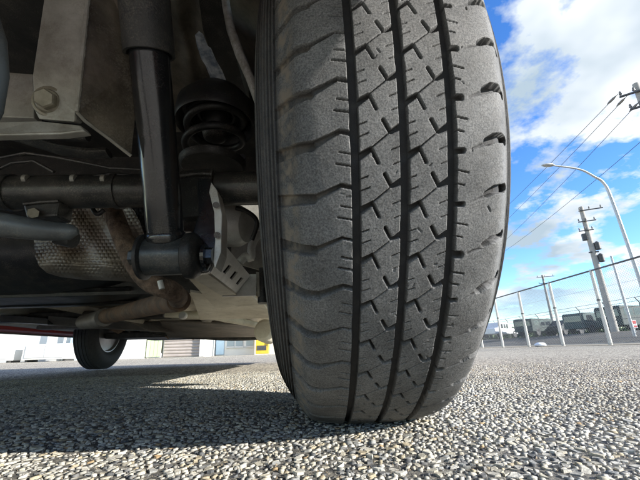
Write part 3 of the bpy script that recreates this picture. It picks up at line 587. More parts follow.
part(MB()._lathe(bc + out * 0.006, out, [(0, 0.0098), (0.0075, 0.0098), (0.0088, 0.0085)], 6), 'bolt_head', 'bolt_steel', smooth=False).parent = bolt
ct = at(50, -45, YB - 0.03); cr_ = at(92, -45, YB - 0.03)
part(MB().box((ct[0] - 0.03, 0.10, ct[2] - 0.004), (cr_[0] + 0.05, YB - 0.018, 0.602)), 'chassis_rail', 'dusty_steel', smooth=False, bevel=0.004)
part(MB().tube([s_top, (s_top[0] - 0.003, s_top[1] - 0.02, s_top[2] + 0.06), (s_top[0] - 0.004, s_top[1] - 0.03, 0.605)], [0.012, 0.012, 0.02], 16), 'damper_top_mount', 'black_dull')
# horizontal flange under the bracket and the torn lip
part(MB().plate([at(-30, 122, YB - 0.01), at(40, 121, YB), at(80, 125, YB), at(85, 131, YB), at(60, 134, YB), at(-30, 136, YB - 0.01)], (0, 0.012, 0.002)), 'lower_flange', 'dusty_steel', smooth=False, bevel=0.0015)
part(MB().plate([at(-20, 70, YB + 0.02), at(33, 74, YB + 0.02), at(34, 118, YB + 0.02), at(-20, 116, YB + 0.02)], (0, 0.012, 0)), 'rear_flange', 'dusty_steel', smooth=False, bevel=0.001)
P = [at(-20, 128, 0.36), at(20, 138, 0.36), at(60, 150, 0.365), at(90, 154, 0.37), at(109, 153, 0.372)]
part(MB().tube(P, [0.004, 0.0045, 0.005, 0.005, 0.0045], 10, flat=2.2), 'trailing_strut', 'axle_paint')
part(MB().tube([at(66, 136, 0.34), at(88, 136, 0.34)], 0.006, 14), 'strut_bolt', 'black_dull')
# pale painted corner close on the left (end of the tow hook)
te = at(-14, 5, 0.20); part(MB().tube([(te[0] - 0.02, 0.19, 0.605), (te[0] - 0.01, 0.195, 0.45), at(-14, 5, 0.20), at(-4, 40, 0.20), at(-2, 75, 0.20), at(-8, 110, 0.20), at(-22, 135, 0.20)], [0.006, 0.006, 0.006, 0.0062, 0.0062, 0.006, 0.006], 18), 'towing_eye', 'grey_metal')

# ---- wheelhouse
wing_px = [(-50, 150, 200, 0.28, 0.28), (0, 156, 199, 0.345, 0.335), (30, 160, 203, 0.40, 0.385), (62, 163, 214, 0.455, 0.435), (90, 165, 227, 0.515, 0.485), (112, 166, 236, 0.56, 0.525), (132, 166, 238, 0.60, 0.56)]
V = np.zeros((40, 24, 3)); wy = np.array([q[0] for q in wing_px], float)
for i, y in enumerate(np.linspace(-50, 132, 40)):
    xa, xb, Ya, Yb = [np.interp(y, wy, [q[k] for q in wing_px]) for k in (1, 2, 3, 4)]
    for j, t in enumerate(np.linspace(0, 1, 24)):
        V[i, j] = at(xa + (xb - xa) * t, y, Ya + (Yb - Ya) * t - 0.016 * math.exp(-((t - 0.45 - 0.1 * math.sin(y * 0.04)) / 0.14) ** 2) * math.exp(-((y - 62) / 34) ** 2) + 0.004 * math.sin(t * 9 + y * 0.05))
wing = adopt(gridmesh('inner_wing', V, 'brown_steel', None, 'all'))
part(MB().plate([at(x, y, 0.372 + 0.0017 * (y - 33)) for x, y in ((195, 35), (199, 31), (203, 34), (208, 46), (211, 48), (216, 60), (222, 70), (226, 80), (233, 92), (227, 90), (221, 93), (215, 80), (210, 77), (205, 64), (201, 58), (197, 46))], (0, 0.003, 0)), 'glint_panel', 'pale_blue_glint', smooth=False)  # strip whose pale colour stands for a glint on the wing
fl = [(224, -20), (226, 5), (231, 30), (240, 55), (250, 78), (259, 104)]
part(MB().tube([at(x, y, 0.40) for x, y in fl], [0.0058, 0.006, 0.0065, 0.0068, 0.0062, 0.0055], 12, flat=1.3), 'arch_flange', 'arch_dust')
V = np.array([[at(x + (264 - x) * t, y, 0.405 + 0.06 * t) for t in np.linspace(0, 1, 7)] for x, y in fl])
adopt(gridmesh('arch_liner', V, 'brown_steel'))
V = np.array([[(xx, AX_Y + 0.372 * math.cos(t), AX_Z + 0.372 * math.sin(t)) for xx in np.linspace(-0.10, 0.185, 10)] for t in np.linspace(-0.35, 2.35, 60)])
adopt(gridmesh('wheel_arch', V, 'black_dull'))

# ---- floor pan, tank, exhaust
def floor_z(X, Y):
    z = 0.262 + 0.016 * np.clip(np.cos(X * 26) * 3, -1, 1) * (np.abs(X + 0.25) < 0.32) + 0.010 * np.clip(np.sin(Y * 19) * 4, -1, 1) * (X > -0.6)
    z += np.where((X > -0.95) & (X < -0.62), 0.02, 0.0) + 0.012 * np.clip(np.sin(X * 17 + 1) * 3, -1, 1) * (X < -0.95) + 0.004 * pnoise(X * 2, Y * 2, 4, 3)
    return z
gx, gy = np.meshgrid(np.linspace(-1.63, 0.16, 150), np.linspace(0.905, 3.05, 170))
fc = gridmesh('floor_pan', np.stack([gx, gy, floor_z(gx, gy)], -1), 'cream_under'); adopt(fc)
part(MB().box((-1.63, -0.18, 0.60), (-0.14, 0.95, 0.62)), 'boot_floor', 'floor_dark', smooth=False)
part(MB().plate([(-1.63, 0.90, 0.226), (0.17, 0.90, 0.226), (0.17, 0.87, 0.70), (-1.63, 0.80, 0.70)], (0, 0.01, 0)), 'bulkhead', 'floor_dark', smooth=False)
part(MB().box((-0.138, -0.18, 0.69), (0.172, 0.92, 0.71)), 'boot_floor', 'floor_dark', smooth=False)
part(MB().box((-0.14, -0.18, 0.598), (-0.13, 0.92, 0.689)), 'boot_side', 'floor_dark', smooth=False)
# cross members and panels under the floor
part(MB().box((-1.50, 1.50, 0.230), (-0.62, 1.60, 0.262)), 'cross_member', 'floor_dark', smooth=False, bevel=0.006)
part(MB().box((-1.55, 2.05, 0.236), (-0.50, 2.13, 0.265)), 'cross_member', 'sill_grey', smooth=False, bevel=0.006)
part(MB().box((-1.45, 2.55, 0.20), (0.05, 2.85, 0.24)), 'engine_undertray', 'floor_dark', smooth=False, bevel=0.01)
part(MB().box((-1.30, 2.86, 0.196), (-0.1, 3.02, 0.23)), 'engine_undertray', 'black_dull', smooth=False, bevel=0.01)
part(MB().plate([at(0, 314, 1.45), at(48, 318, 1.45), at(47, 324, 1.45), at(0, 322, 1.45)], (0, 0.25, 0.004)), 'underbody_panel', 'tank_plastic', smooth=False, bevel=0.003)
part(MB().plate([at(48, 316, 1.42), at(128, 322, 1.42), at(150, 331, 1.5), at(47, 325, 1.5)], (0, 0.3, 0.006)), 'underbody_panel', 'sill_grey', smooth=False, bevel=0.003)
# fuel tank: black rounded box
U_, V_ = np.meshgrid(np.linspace(0, 2 * math.pi, 56), np.linspace(-math.pi / 2, math.pi / 2, 26))
def se(c, e): return np.sign(c) * np.abs(c) ** e
tx = -0.86 + 0.46 * se(np.cos(V_), 0.45) * se(np.cos(U_), 0.4); ty = 1.02 + 0.25 * se(np.cos(V_), 0.45) * se(np.sin(U_), 0.5); tz = 0.355 + 0.125 * se(np.sin(V_), 0.75)
tank = adopt(gridmesh('fuel_tank', np.stack([tx, ty, tz], -1), 'tank_plastic', None, 'all'))
part(MB().tube([(-1.27, 1.08, 0.233), (-0.46, 1.08, 0.233)], 0.006, 8, flat=3), 'tank_strap', 'black_dull').parent = tank
part(MB().tube([(-1.26, 0.9, 0.240), (-0.46, 0.9, 0.240)], 0.006, 8, flat=3), 'tank_strap', 'black_dull').parent = tank
# dimpled heat shield, bent round the exhaust
rows = [(204, 60, 128), (212, 44, 135), (222, 35, 140), (240, 34, 146), (256, 35, 152), (266, 39, 156), (273, 47, 158), (277, 60, 159), (280, 84, 158)]
ry = np.array([r_[0] for r_ in rows]); rl = np.array([r_[1] for r_ in rows]); rr_ = np.array([r_[2] for r_ in rows])
nv, nu = 190, 270; VV = np.zeros((nv, nu, 3))
for i, y in enumerate(np.linspace(204, 280, nv)):
    x0, x1 = np.interp(y, ry, rl), np.interp(y, ry, rr_)
    for j, t in enumerate(np.linspace(0, 1, nu)):
        px = x0 + (x1 - x0) * t; py = y + 5 * t * t * (y > 260)
        row = math.floor((y - 204) / 3.5); fx = ((px + (row % 2) * 2.1) / 4.2) % 1; fy = ((y - 204) / 3.5) % 1
        bump_ = (math.sin(math.pi * fx) * math.sin(math.pi * fy)) ** 0.6
        dy = 0.11 * (1 - math.sqrt(max(0, 1 - (0.75 * (1 - t)) ** 2))) + 0.05 * max(0, (y - 262) / 18) ** 2 - 0.0035 * bump_ * (0.6 + 0.4 * math.sin(px * 0.21 + 1) * math.sin(y * 0.17)) + 0.006 * math.sin(px * 0.09 + y * 0.05) + 0.004 * math.sin(px * 0.17 - y * 0.13 + 2)
        VV[i, j] = at(px, py, 0.66 + dy)
hs_ = adopt(gridmesh('heat_shield', VV, 'heat_foil'))
hs_['label'] = 'embossed brownish metal heat shield above the exhaust'
# second shield piece, dark, right of the pipe
VV = np.zeros((60, 60, 3))
for i, y in enumerate(np.linspace(205, 262, 60)):
    for j, x in enumerate(np.linspace(122, 152, 60)):
        fx = ((x + (math.floor((y) / 4) % 2) * 2.4) / 4.8) % 1; fy = (y / 4) % 1
        VV[i, j] = at(x, y, 0.72 - 0.003 * (math.sin(math.pi * fx) * math.sin(math.pi * fy)) ** 0.6)
adopt(gridmesh('heat_shield', VV, 'tank_plastic'))
# exhaust: rusty down pipe, elbow and front pipe
ex_ = part(MB().tube(smooth_path([at(104, 190, 0.62), at(113, 212, 0.60), at(124, 240, 0.58), at(138, 268, 0.565), at(152, 283, 0.56), at(170, 290, 0.57), at(178, 297, 0.62), at(176, 302, 0.70)], 60), 0.0160, 22), 'exhaust_pipe', 'rust')
ex_['label'] = 'rusty brown exhaust pipe bending under the axle'
part(MB().tube(smooth_path([at(179, 300, 0.66), at(160, 304, 0.78), at(130, 311, 0.96), at(104, 317, 1.12)], 30), 0.022, 20), 'exhaust_pipe', 'rust_dark')
part(MB().tube([at(160, 281, 0.545), at(162, 289, 0.545)], 0.0045, 10), 'exhaust_stud', 'silver')
part(MB().tube(smooth_path([at(105, 317, 1.10), at(95, 320, 1.25), at(84, 322, 1.4)], 12), 0.028, 18), 'exhaust_joint', 'sill_grey')

# ---- pale slotted reinforcement and neighbours
x1 = at(226, 259, 0.52)[0]; x0 = x1 - 0.06; zt = at(228, 247, 0.52)[2]; zb = at(226, 270, 0.52)[2]
rail_ = empty('reinforcement_rail', (x1, 0.5, zb)); rail_.parent = car; rail_['label'] = 'pale metal reinforcement rail with a row of slots'
def slotted(xp, y0, y1, z0, z1, slots, th):
    "vertical plate at x = xp with oblong slots cut right through, built from strips"
    mb = MB(); ys_ = [y0] + [q for s_ in slots for q in (s_[0], s_[1])] + [y1]
    for i in range(0, len(ys_) - 1):
        a_, b_ = ys_[i], ys_[i + 1]
        if i % 2 == 0: mb.box((xp - th, a_, z0), (xp, b_, z1))
        else:
            h_ = z1 - z0; mb.box((xp - th, a_, z0), (xp, b_, z0 + 0.30 * h_)); mb.box((xp - th, a_, z0 + 0.70 * h_), (xp, b_, z1))
    return mb
o = build(slotted(x1, 0.50, 0.735, zb, zt, [(0.535, 0.55), (0.58, 0.598), (0.63, 0.65), (0.685, 0.705)], 0.004), 'slotted_face', 'silver', smooth=False); o.parent = rail_
for v_ in o.data.vertices: v_.co.x -= (zt - v_.co.z) * 0.75
o = build(MB().plate([(x1 - 0.010, 0.50, zt - 0.001), (x1 - 0.010 - (zt - zb) * 0.75, 0.50, zb + 0.001), (x1 - 0.014 - (zt - zb) * 0.75, 0.50, zb + 0.001), (x1 - 0.014, 0.50, zt - 0.001)], (0, 0.235, 0)), 'slot_shade_plate', 'black_dull', smooth=False); o.parent = rail_  # added dark plate, paints the shade seen through the slots
o = build(MB().box((x0, 0.48, zb - 0.004), (x1 - 0.001 - (zt - zb) * 0.75, 0.735, zb - 0.0005)), 'bottom_face', 'cream_under', smooth=False); o.parent = rail_
o = build(MB().box((x0 - 0.004, 0.50, zb), (x0, 0.735, zt)), 'inner_face', 'silver', smooth=False); o.parent = rail_
o = build(MB().box((x0 + 0.002, 0.738, zb - 0.006), (x1 + 0.012, 0.744, zt + 0.004)), 'end_flange', 'silver', smooth=False); o.parent = rail_
# pale panels stepping down under the floor, ahead of the axle
part(MB().plate([at(186, 276, 0.72), at(224, 271, 0.72), at(262, 305, 0.95), at(215, 308, 0.95)], (0, 0, 0.006)), 'floor_panel', 'cream_under', smooth=False, bevel=0.001)
part(MB().plate([at(190, 292, 0.85), at(262, 303, 0.95), at(275, 318, 1.25), at(200, 320, 1.25)], (0, 0, 0.006)), 'floor_panel', 'cream_under', smooth=False, bevel=0.001)
part(MB().tube([at(165, 314, 1.25), at(215, 316, 1.3), at(262, 326, 1.5)], [0.012, 0.015, 0.012], 12), 'floor_rib', 'cream_under')
part(MB().plate([at(160, 322, 1.6), at(262, 326, 1.6), at(266, 337, 2.0), at(168, 338, 2.0)], (0, 0, 0.008)), 'floor_panel', 'sill_grey', smooth=False, bevel=0.002)
part(MB()._lathe(at(263, 330, 1.35), np.array([0.3, 0.9, -0.1]) / np.linalg.norm([0.3, 0.9, -0.1]), [(0, 0.03), (0.01, 0.042), (0.06, 0.044), (0.08, 0.03)], 24), 'jacking_pad', 'cream_under')
part(MB()._lathe(at(184, 316, 1.2), np.array([0, -1.0, 0.1]), [(0, 0.012), (0.012, 0.014), (0.016, 0.010)], 20), 'drain_plug', 'silver')
for (xa, xb, yy_, Yq) in ((160, 176, 339, 2.2), (182, 204, 340, 2.25), (104, 132, 334, 1.9)):
    part(MB().add([at(xa, yy_ - 7, Yq), at((xa + xb) / 2, yy_, Yq), at(xb, yy_ - 7, Yq), at(xa, yy_ - 8, Yq + 0.2), at((xa + xb) / 2, yy_ - 3, Yq + 0.2), at(xb, yy_ - 8, Yq + 0.2)], [(0, 1, 4, 3), (1, 2, 5, 4), (0, 2, 1), (3, 4, 5), (0, 3, 5, 2)]), 'tunnel_shield', 'rust_dark', smooth=False)
part(MB().tube(smooth_path([at(140, 330, 1.9), at(180, 336, 2.0), at(230, 339, 2.1), at(262, 338, 2.1)], 16), 0.010, 10), 'brake_cable', 'black_dull')
# silver damper can and white hose by the tyre
a, b = at(226, 226, 0.62), at(256, 226, 0.60)
part(MB().lathe(a, b, [(0, 0.036), (0.004, 0.040), (0.03, 0.038), (0.045, 0.030), (0.05, 0.012)], 32), 'brake_cylinder', 'silver')
part(MB().tube(smooth_path([at(236, 208, 0.57), at(248, 212, 0.57), at(257, 222, 0.58), at(252, 240, 0.59)], 18), 0.004, 12), 'brake_hose', 'rubber')
part(MB().tube(smooth_path([at(240, 262, 0.70), at(246, 256, 0.70), at(251, 258, 0.70), at(252, 245, 0.70), at(260, 234, 0.70), at(272, 236, 0.7)], 24), 0.0085, 14), 'handbrake_sleeve', 'silver')
part(MB().tube([at(262, 268, 0.66), at(263, 300, 0.66)], [0.006, 0.006], 12).tube([at(263, 297, 0.66), at(263, 303, 0.66)], 0.010, 12), 'link_rod', 'black_dull')
part(MB().plate([at(256, 272, 0.72), at(278, 272, 0.72), at(278, 304, 0.78), at(258, 304, 0.78)], (0, 0.01, 0)), 'wheelhouse_panel', 'dusty_steel', smooth=False)
part(MB().plate([at(228, 196, 0.80), at(275, 196, 0.80), at(278, 275, 0.80), at(232, 262, 0.80)], (0, 0.01, 0)), 'wheelhouse_panel', 'dusty_steel', smooth=False)

# ---- front left wheel
fw_c = np.array([at(99, 360, 2.62)[0], 2.62, 0.293 * 0.88])
fwheel = empty('wheel', tuple(fw_c)); fwheel.parent = car; fwheel['label'] = 'far front wheel with dark tyre and silver inner rim'
pr = [(-x, TR - d_) for x, d_ in PROF[::-1]][:-1] + [(x, TR - d_) for x, d_ in PROF]
th = np.radians(np.linspace(0, 360, 120, endpoint=False))
xs_ = np.concatenate([np.linspace(pr[i][0], pr[i + 1][0], 6)[:-1] for i in range(len(pr) - 1)]); rs_ = np.concatenate([np.linspace(pr[i][1], pr[i + 1][1], 6)[:-1] for i in range(len(pr) - 1)])
for g in (-0.045, -0.016, 0.016, 0.045): rs_ = rs_ - 0.006 * np.clip((0.0032 - np.abs(xs_ - g)) / 0.001, 0, 1) * (np.abs(rs_ - TR) < 0.01)
Tm, Xm = np.meshgrid(th, xs_, indexing='ij'); Rm = np.repeat(rs_[None], len(th), 0)
Vt = np.stack([Xm, -Rm * np.cos(Tm), np.maximum(Rm * np.sin(Tm), -0.2915)], -1)
mat('tyre_plain', (0.030, 0.032, 0.035), (0.045, 0.046, 0.047), rough=0.7, scale=60, bump=0.0005)
ft = gridmesh('tyre', Vt, 'tyre_plain', None, True, True); ft.parent = fwheel
fr = build(rim_mesh(1), 'rim', 'alloy'); fr.parent = fwheel
fwheel.rotation_euler.z = R(-3); fwheel.scale = (0.74, 0.80, 0.88)

# ---- body shell: red sides with wheel arches, sills, bumpers, roof and glass
def side_panel(xo, name, flip):
    ys0, ys1 = -0.20, 3.12; segs = []
    lower = [(ys0, 0.36), (ys0 + 0.10, 0.30)]
    def arch(cy, r_):
        return [(cy - r_ * math.cos(t), max(AX_Z + r_ * math.sin(t), 0.262)) for t in np.linspace(-0.12, math.pi + 0.12, 26)]
    lower += arch(AX_Y, 0.365) + arch(2.62, 0.33) + [(ys1 - 0.06, 0.25), (ys1, 0.32)]
    upper = [(ys1 - 0.02, 0.62), (ys1 - 0.12, 0.84), (2.35, 0.95), (0.2, 0.98), (ys0 + 0.02, 0.94)]
    th_ = 0.02 if xo > -0.7 else -0.02
    return MB().plate([(xo, a_, b_) for a_, b_ in lower + upper], (-th_, 0, 0))
XR, XL = 0.195, -1.72
part(side_panel(XR, 'side', 0), 'body_side', 'body_red', smooth=False, bevel=0.003)
part(side_panel(XL, 'side', 1), 'body_side', 'red_paint', smooth=False, bevel=0.003)
def sill(xa, xb):
    return MB().plate([(xa, 0.80, 0.258), (xb, 0.80, 0.258), (xb, 0.80, 0.31), (xa, 0.80, 0.31)], (0, 1.4, 0))
part(MB().box((XR - 0.026, 0.752, 0.20), (XR - 0.021, 0.80, 0.46)), 'sun_block_flap', 'rubber', smooth=False)  # unseen flap added to block a sliver of sun ahead of the tyre
part(sill(XR - 0.07, XR - 0.004), 'sill', 'body_red', smooth=False, bevel=0.008)
part(MB().plate([(XL + 0.004, 0.86, 0.226), (XL + 0.09, 0.86, 0.232), (XL + 0.09, 0.86, 0.30), (XL + 0.004, 0.86, 0.30)], (0, 2.2, 0)), 'sill', 'red_paint', smooth=False, bevel=0.008)
part(MB().plate([(XL - 0.012, 0.86, 0.218), (XL + 0.012, 0.86, 0.216), (XL + 0.012, 0.86, 0.2255), (XL - 0.012, 0.86, 0.262)], (0, 2.2, 0)), 'sill_trim', 'sill_grey', smooth=False, bevel=0.004)
part(MB().box((XL + 0.021, -0.24, 0.36), (XR - 0.021, -0.20, 0.62)), 'rear_bumper', 'red_paint', smooth=False, bevel=0.012)
part(MB().box((XL + 0.021, -0.198, 0.625), (XR - 0.021, -0.16, 0.98)), 'tailgate', 'red_paint', smooth=False, bevel=0.008)
part(MB().box((XL + 0.021, 3.06, 0.22), (XR - 0.021, 3.12, 0.60)), 'front_bumper', 'red_paint', smooth=False, bevel=0.012)
part(MB().plate([(XL + 0.021, 3.10, 0.605), (XL + 0.021, 3.0, 0.84), (XL + 0.021, 2.35, 0.945), (XL + 0.021, 2.33, 0.93), (XL + 0.021, 2.98, 0.82), (XL + 0.021, 3.07, 0.605)], (XR - XL - 0.042, 0, 0)), 'bonnet', 'red_paint', smooth=False)
roof_pts = [(-0.08, 1.44), (0.3, 1.50), (1.5, 1.49), (1.72, 1.42)]
part(MB().plate([(XL + 0.12, a_, b_) for a_, b_ in roof_pts] + [(XL + 0.12, 1.70, 1.38), (XL + 0.12, -0.06, 1.40)], (XR - XL - 0.24, 0, 0)), 'roof', 'red_paint', smooth=False, bevel=0.01)
for xo, xi in ((XR - 0.002, XR - 0.115), (XL + 0.002, XL + 0.115)):
    for (ya, yb, za, zb_) in ((-0.12, 0.62, 1.0, 1.38), (0.70, 1.45, 1.0, 1.40), (1.52, 2.05, 1.0, 1.36)):
        t_ = 0.10 if ya < 0 else 0.0; u_ = 0.42 if yb > 2 else 0.0
        part(MB().plate([(xo, ya, za), (xo, yb, za - 0.03), (xi, yb - u_, zb_), (xi, ya + t_, zb_)], (-0.005 if xo > 0 else 0.005, 0, 0)), 'side_window', 'glass', smooth=False)
    for ya, yb in ((-0.17, -0.10), (0.65, 0.67), (1.48, 1.49)):
        part(MB().tube([(xo - (0.012 if xo > 0 else -0.012), ya, 0.97), (xi - (0.012 if xo > 0 else -0.012), ya + 0.06, 1.42)], 0.024, 10), 'pillar', 'red_paint')
    part(MB().tube([(xo - (0.012 if xo > 0 else -0.012), 2.24, 0.95), (xi - (0.012 if xo > 0 else -0.012), 1.70, 1.41)], 0.022, 10), 'pillar', 'red_paint')
part(MB().plate([(XL + 0.05, 2.28, 0.95), (XR - 0.05, 2.28, 0.95), (XR - 0.13, 1.72, 1.40), (XL + 0.13, 1.72, 1.40)], (0, 0.004, 0.004)), 'windscreen', 'glass', smooth=False)
part(MB().plate([(XL + 0.05, -0.165, 0.985), (XR - 0.05, -0.165, 0.985), (XR - 0.13, -0.08, 1.40), (XL + 0.13, -0.08, 1.40)], (0, -0.004, 0.0)), 'rear_window', 'glass', smooth=False)
for xx in (XL + 0.12, XR - 0.12):
    part(MB().box((xx - 0.07, -0.214, 0.66), (xx + 0.07, -0.199, 0.84)), 'tail_lamp', 'sign_red', smooth=False, bevel=0.006)
# bring world-space parts into the car's frame (children of the root and of root-level empties)
bpy.context.view_layer.update()
def settle(o, world):
    for ch in list(o.children):
        if ch.type == 'EMPTY':
            if ch.name.startswith('wheel'):
                if ch is fwheel: ch.location = fw_c - np.array(CARLOC)
                continue
            wl = np.array(ch.location); ch.location = wl - world; settle(ch, wl)
        else:
            ch.location = np.array(ch.location) - world
settle(car, CARLOC)

# ================================================================== fence, poles, verge on the right
FX = 7.95
fence = empty('chain_link_fence', (FX, 7.5, 0)); tag(fence, 'pale chain link fence with top rail along the asphalt', 'fence')
def fpart(mb, name, m, **k):
    o = build(mb, name, m, **k); o.parent = fence; o.location = (-FX, -7.5, 0); return o
FY = [4.1, 5.9, 7.75, 9.6, 11.45, 13.3, 15.15, 17.0, 18.85, 20.7, 22.5]; FH = 2.0
for i, y in enumerate(FY):
    fpart(MB().tube([(FX, y, -0.05), (FX, y, 0.75)], 0.05, 14).tube([(FX, y, 0.75), (FX, y, FH)], 0.042, 14), 'post', 'cream_post')
    fpart(MB().tube([(FX, y, FH - 0.01), (FX, y, FH + 0.03), (FX, y, FH + 0.05)], [0.05, 0.05, 0.03], 12), 'post_cap', 'galvanised')
    fpart(MB().tube([(FX, y, 1.17), (FX, y, 1.21)], 0.05, 12), 'clamp', 'dark_metal')
    if i < len(FY) - 1:
        y2 = FY[i + 1]; mb = MB(); H = FH - 0.06; Wd = y2 - y; st = 0.075
        k = -H
        while k < Wd:
            for sg in (1, -1):
                t0, t1 = max(0, -k), min(H, Wd - k)
                if t1 > t0:
                    ya, yb = y + k + t0, y + k + t1
                    if sg < 0: ya, yb = y2 - (ya - y), y2 - (yb - y)
                    mb.tube([(FX - 0.055 + sg * 0.002, ya, 0.03 + t0), (FX - 0.055 + sg * 0.002, yb, 0.03 + t1)], 0.0026, 4, caps=False)
            k += st
        fpart(mb, 'wire_mesh', 'galvanised', smooth=False)
fpart(MB().tube([(FX, FY[0], FH + 0.02), (FX, FY[-1], FH + 0.02)], 0.024, 10), 'top_rail', 'dark_metal')
fpart(MB().tube([(FX - 0.05, FY[0], 0.04), (FX - 0.05, FY[-1], 0.04)], 0.006, 6), 'tension_wire', 'galvanised')
fpart(MB().tube([(FX - 0.05, FY[0], 1.5), (FX - 0.05, FY[-1], 1.5)], 0.003, 6), 'tension_wire', 'galvanised')
build(MB().add([(FX - 0.35, 0, 0.0), (FX + 14, 0, 0.002), (FX + 14, 80, 0.002), (FX - 0.35, 80, 0.0)], [(0, 1, 2, 3)]), 'verge', 'verge', smooth=False, kind='structure')
# raised bank behind
gx, gy = np.meshgrid(np.array([13, 15, 17, 18.5, 20, 24, 40, 120.0]), np.arange(-5, 110, 1.5))
zb_ = np.interp(gx, [13, 15, 20, 24, 120], [-0.03, 0.25, 0.72, 0.8, 0.85]) + 0.05 * pnoise(gx / 6, gy / 6, 2, 3) * (gx > 14) * (gx < 30)
gridmesh('embankment', np.stack([gx, gy, zb_], -1), 'earth', kind='structure')
# white bag lying by a post
U2, V2 = np.meshgrid(np.linspace(0, 2 * math.pi, 30), np.linspace(-math.pi / 2, math.pi / 2, 16))
rr2 = 1 + 0.16 * pnoise(np.cos(U2) * np.cos(V2) * 0.6, np.sin(U2) * 0.6 + V2 * 0.3, 8, 3)
bag = gridmesh('plastic_bag', np.stack([0.19 * rr2 * np.cos(V2) * np.cos(U2), 0.16 * rr2 * np.cos(V2) * np.sin(U2), np.maximum(0.055 + 0.065 * rr2 * np.sin(V2), 0.002)], -1), 'bag_white', None, 'all')
bp_ = at(540, 343, 11.2); bag.location = (bp_[0], 11.2, 0.0); tag(bag, 'white crumpled plastic bag lying at the foot of a fence post', 'bag')

# second fence with bent barbed wire arms on the bank
X2 = 20.6
f2 = empty('barbed_wire_fence', (X2, 24, 0.74)); tag(f2, 'low security fence with bent arms and wire strands on the bank', 'fence')
for y in np.arange(14.0, 48, 2.6):
    o = build(MB().tube([(X2, y, 0.5), (X2, y, 2.25), (X2 + 0.02, y, 2.4), (X2 - 0.22, y, 2.75)], 0.032, 8), 'post', 'dark_metal'); o.parent = f2; o.location = (-X2, -24, -0.74)
for z, dx in ((2.2, 0), (2.5, -0.06), (2.72, -0.2), (1.5, 0)):
    o = build(MB().tube([(X2 + dx, 14, z), (X2 + dx, 48, z)], 0.014, 5), 'wire_strand', 'dark_metal'); o.parent = f2; o.location = (-X2, -24, -0.74)

# ---- parked vehicles on the bank
def vehicle(name, label, cat, loc, Lh, Wd, Hh, paint, van=True, rz=0):
    e = empty(name, loc); e.rotation_euler.z = rz; tag(e, label, cat, None)
    h0 = 0.35
    if van: prof = [(-Lh/2, h0), (-Lh/2, Hh*0.93), (-Lh/2+0.12, Hh), (Lh/2-1.0, Hh), (Lh/2-0.35, Hh*0.60), (Lh/2, Hh*0.48), (Lh/2+0.03, h0)]
    else: prof = [(-Lh/2, h0), (-Lh/2, Hh*0.60), (-Lh/2+0.55, Hh*0.66), (-Lh/2+1.1, Hh), (Lh/2-1.7, Hh), (Lh/2-1.05, Hh*0.64), (Lh/2-0.05, Hh*0.52), (Lh/2, h0)]
    o = build(MB().plate([(-Wd/2, a_, b_) for a_, b_ in prof], (Wd, 0, 0)), 'body', paint, smooth=False, bevel=0.06); o.parent = e
    for sx in (-1, 1):
        n_ = 3
        for k in range(n_):
            y0 = -Lh/2 + 0.35 + k * (Lh - 1.5) / n_ if van else -Lh/2 + 1.05 + k * (Lh - 2.7) / n_
            y1 = y0 + ((Lh - 1.5) / n_ - 0.12 if van else (Lh - 2.7) / n_ - 0.08)
            o = build(MB().plate([(sx * (Wd/2 + 0.006), y0, Hh*0.60), (sx * (Wd/2 + 0.006), y1, Hh*0.60), (sx * (Wd/2 + 0.006), y1 - 0.04, Hh*0.88), (sx * (Wd/2 + 0.006), y0 + 0.04, Hh*0.88)], (-sx * 0.02, 0, 0)), 'window', 'glass', smooth=False); o.parent = e
        for wy in (-Lh/2 + 0.8, Lh/2 - 0.8):
            o = build(MB()._lathe(np.array([sx * (Wd/2 - 0.2), wy, 0.33]), np.array([sx, 0, 0.0]), [(0, 0.32), (0.02, 0.33), (0.19, 0.33), (0.215, 0.3), (0.215, 0.2), (0.2, 0.19), (0.2, 0.01)], 24), 'wheel', 'tyre_plain'); o.parent = e
    o = build(MB().plate([(-Wd/2+0.12, -Lh/2-0.012, Hh*0.58), (Wd/2-0.12, -Lh/2-0.012, Hh*0.58), (Wd/2-0.18, -Lh/2-0.012, Hh*0.86), (-Wd/2+0.18, -Lh/2-0.012, Hh*0.86)], (0, 0.02, 0)), 'rear_window', 'glass', smooth=False)
    if van: o.parent = e
    else: bpy.data.objects.remove(o)
    return e
def on_bank(px, Y): return (at(px, 330, Y)[0], Y, 0.79)
vehicle('parked_van', 'dark green boxy van behind the barbed wire, beside the white car', 'van', on_bank(537, 33), 4.2, 1.7, 1.5, 'van_green', True, R(-62))
vehicle('parked_dark_car', 'dark grey low car between the green van and the utility pole', 'car', on_bank(564, 33), 4.0, 1.65, 1.3, 'van_grey', False, R(-66))
vehicle('parked_van', 'dark teal van standing behind the concrete utility pole', 'van', on_bank(593, 29), 4.3, 1.7, 1.55, 'van_teal', True, R(-70))
vehicle('parked_van', 'tall dark green van behind the red and white sign', 'van', on_bank(634, 26), 4.6, 1.8, 1.75, 'van_green', True, R(-74))
vehicle('parked_white_car', 'small white car parked beyond the fence', 'car', (at(500, 335, 36)[0], 36, 0.79), 4.0, 1.7, 1.45, 'car_white', False, R(-60))
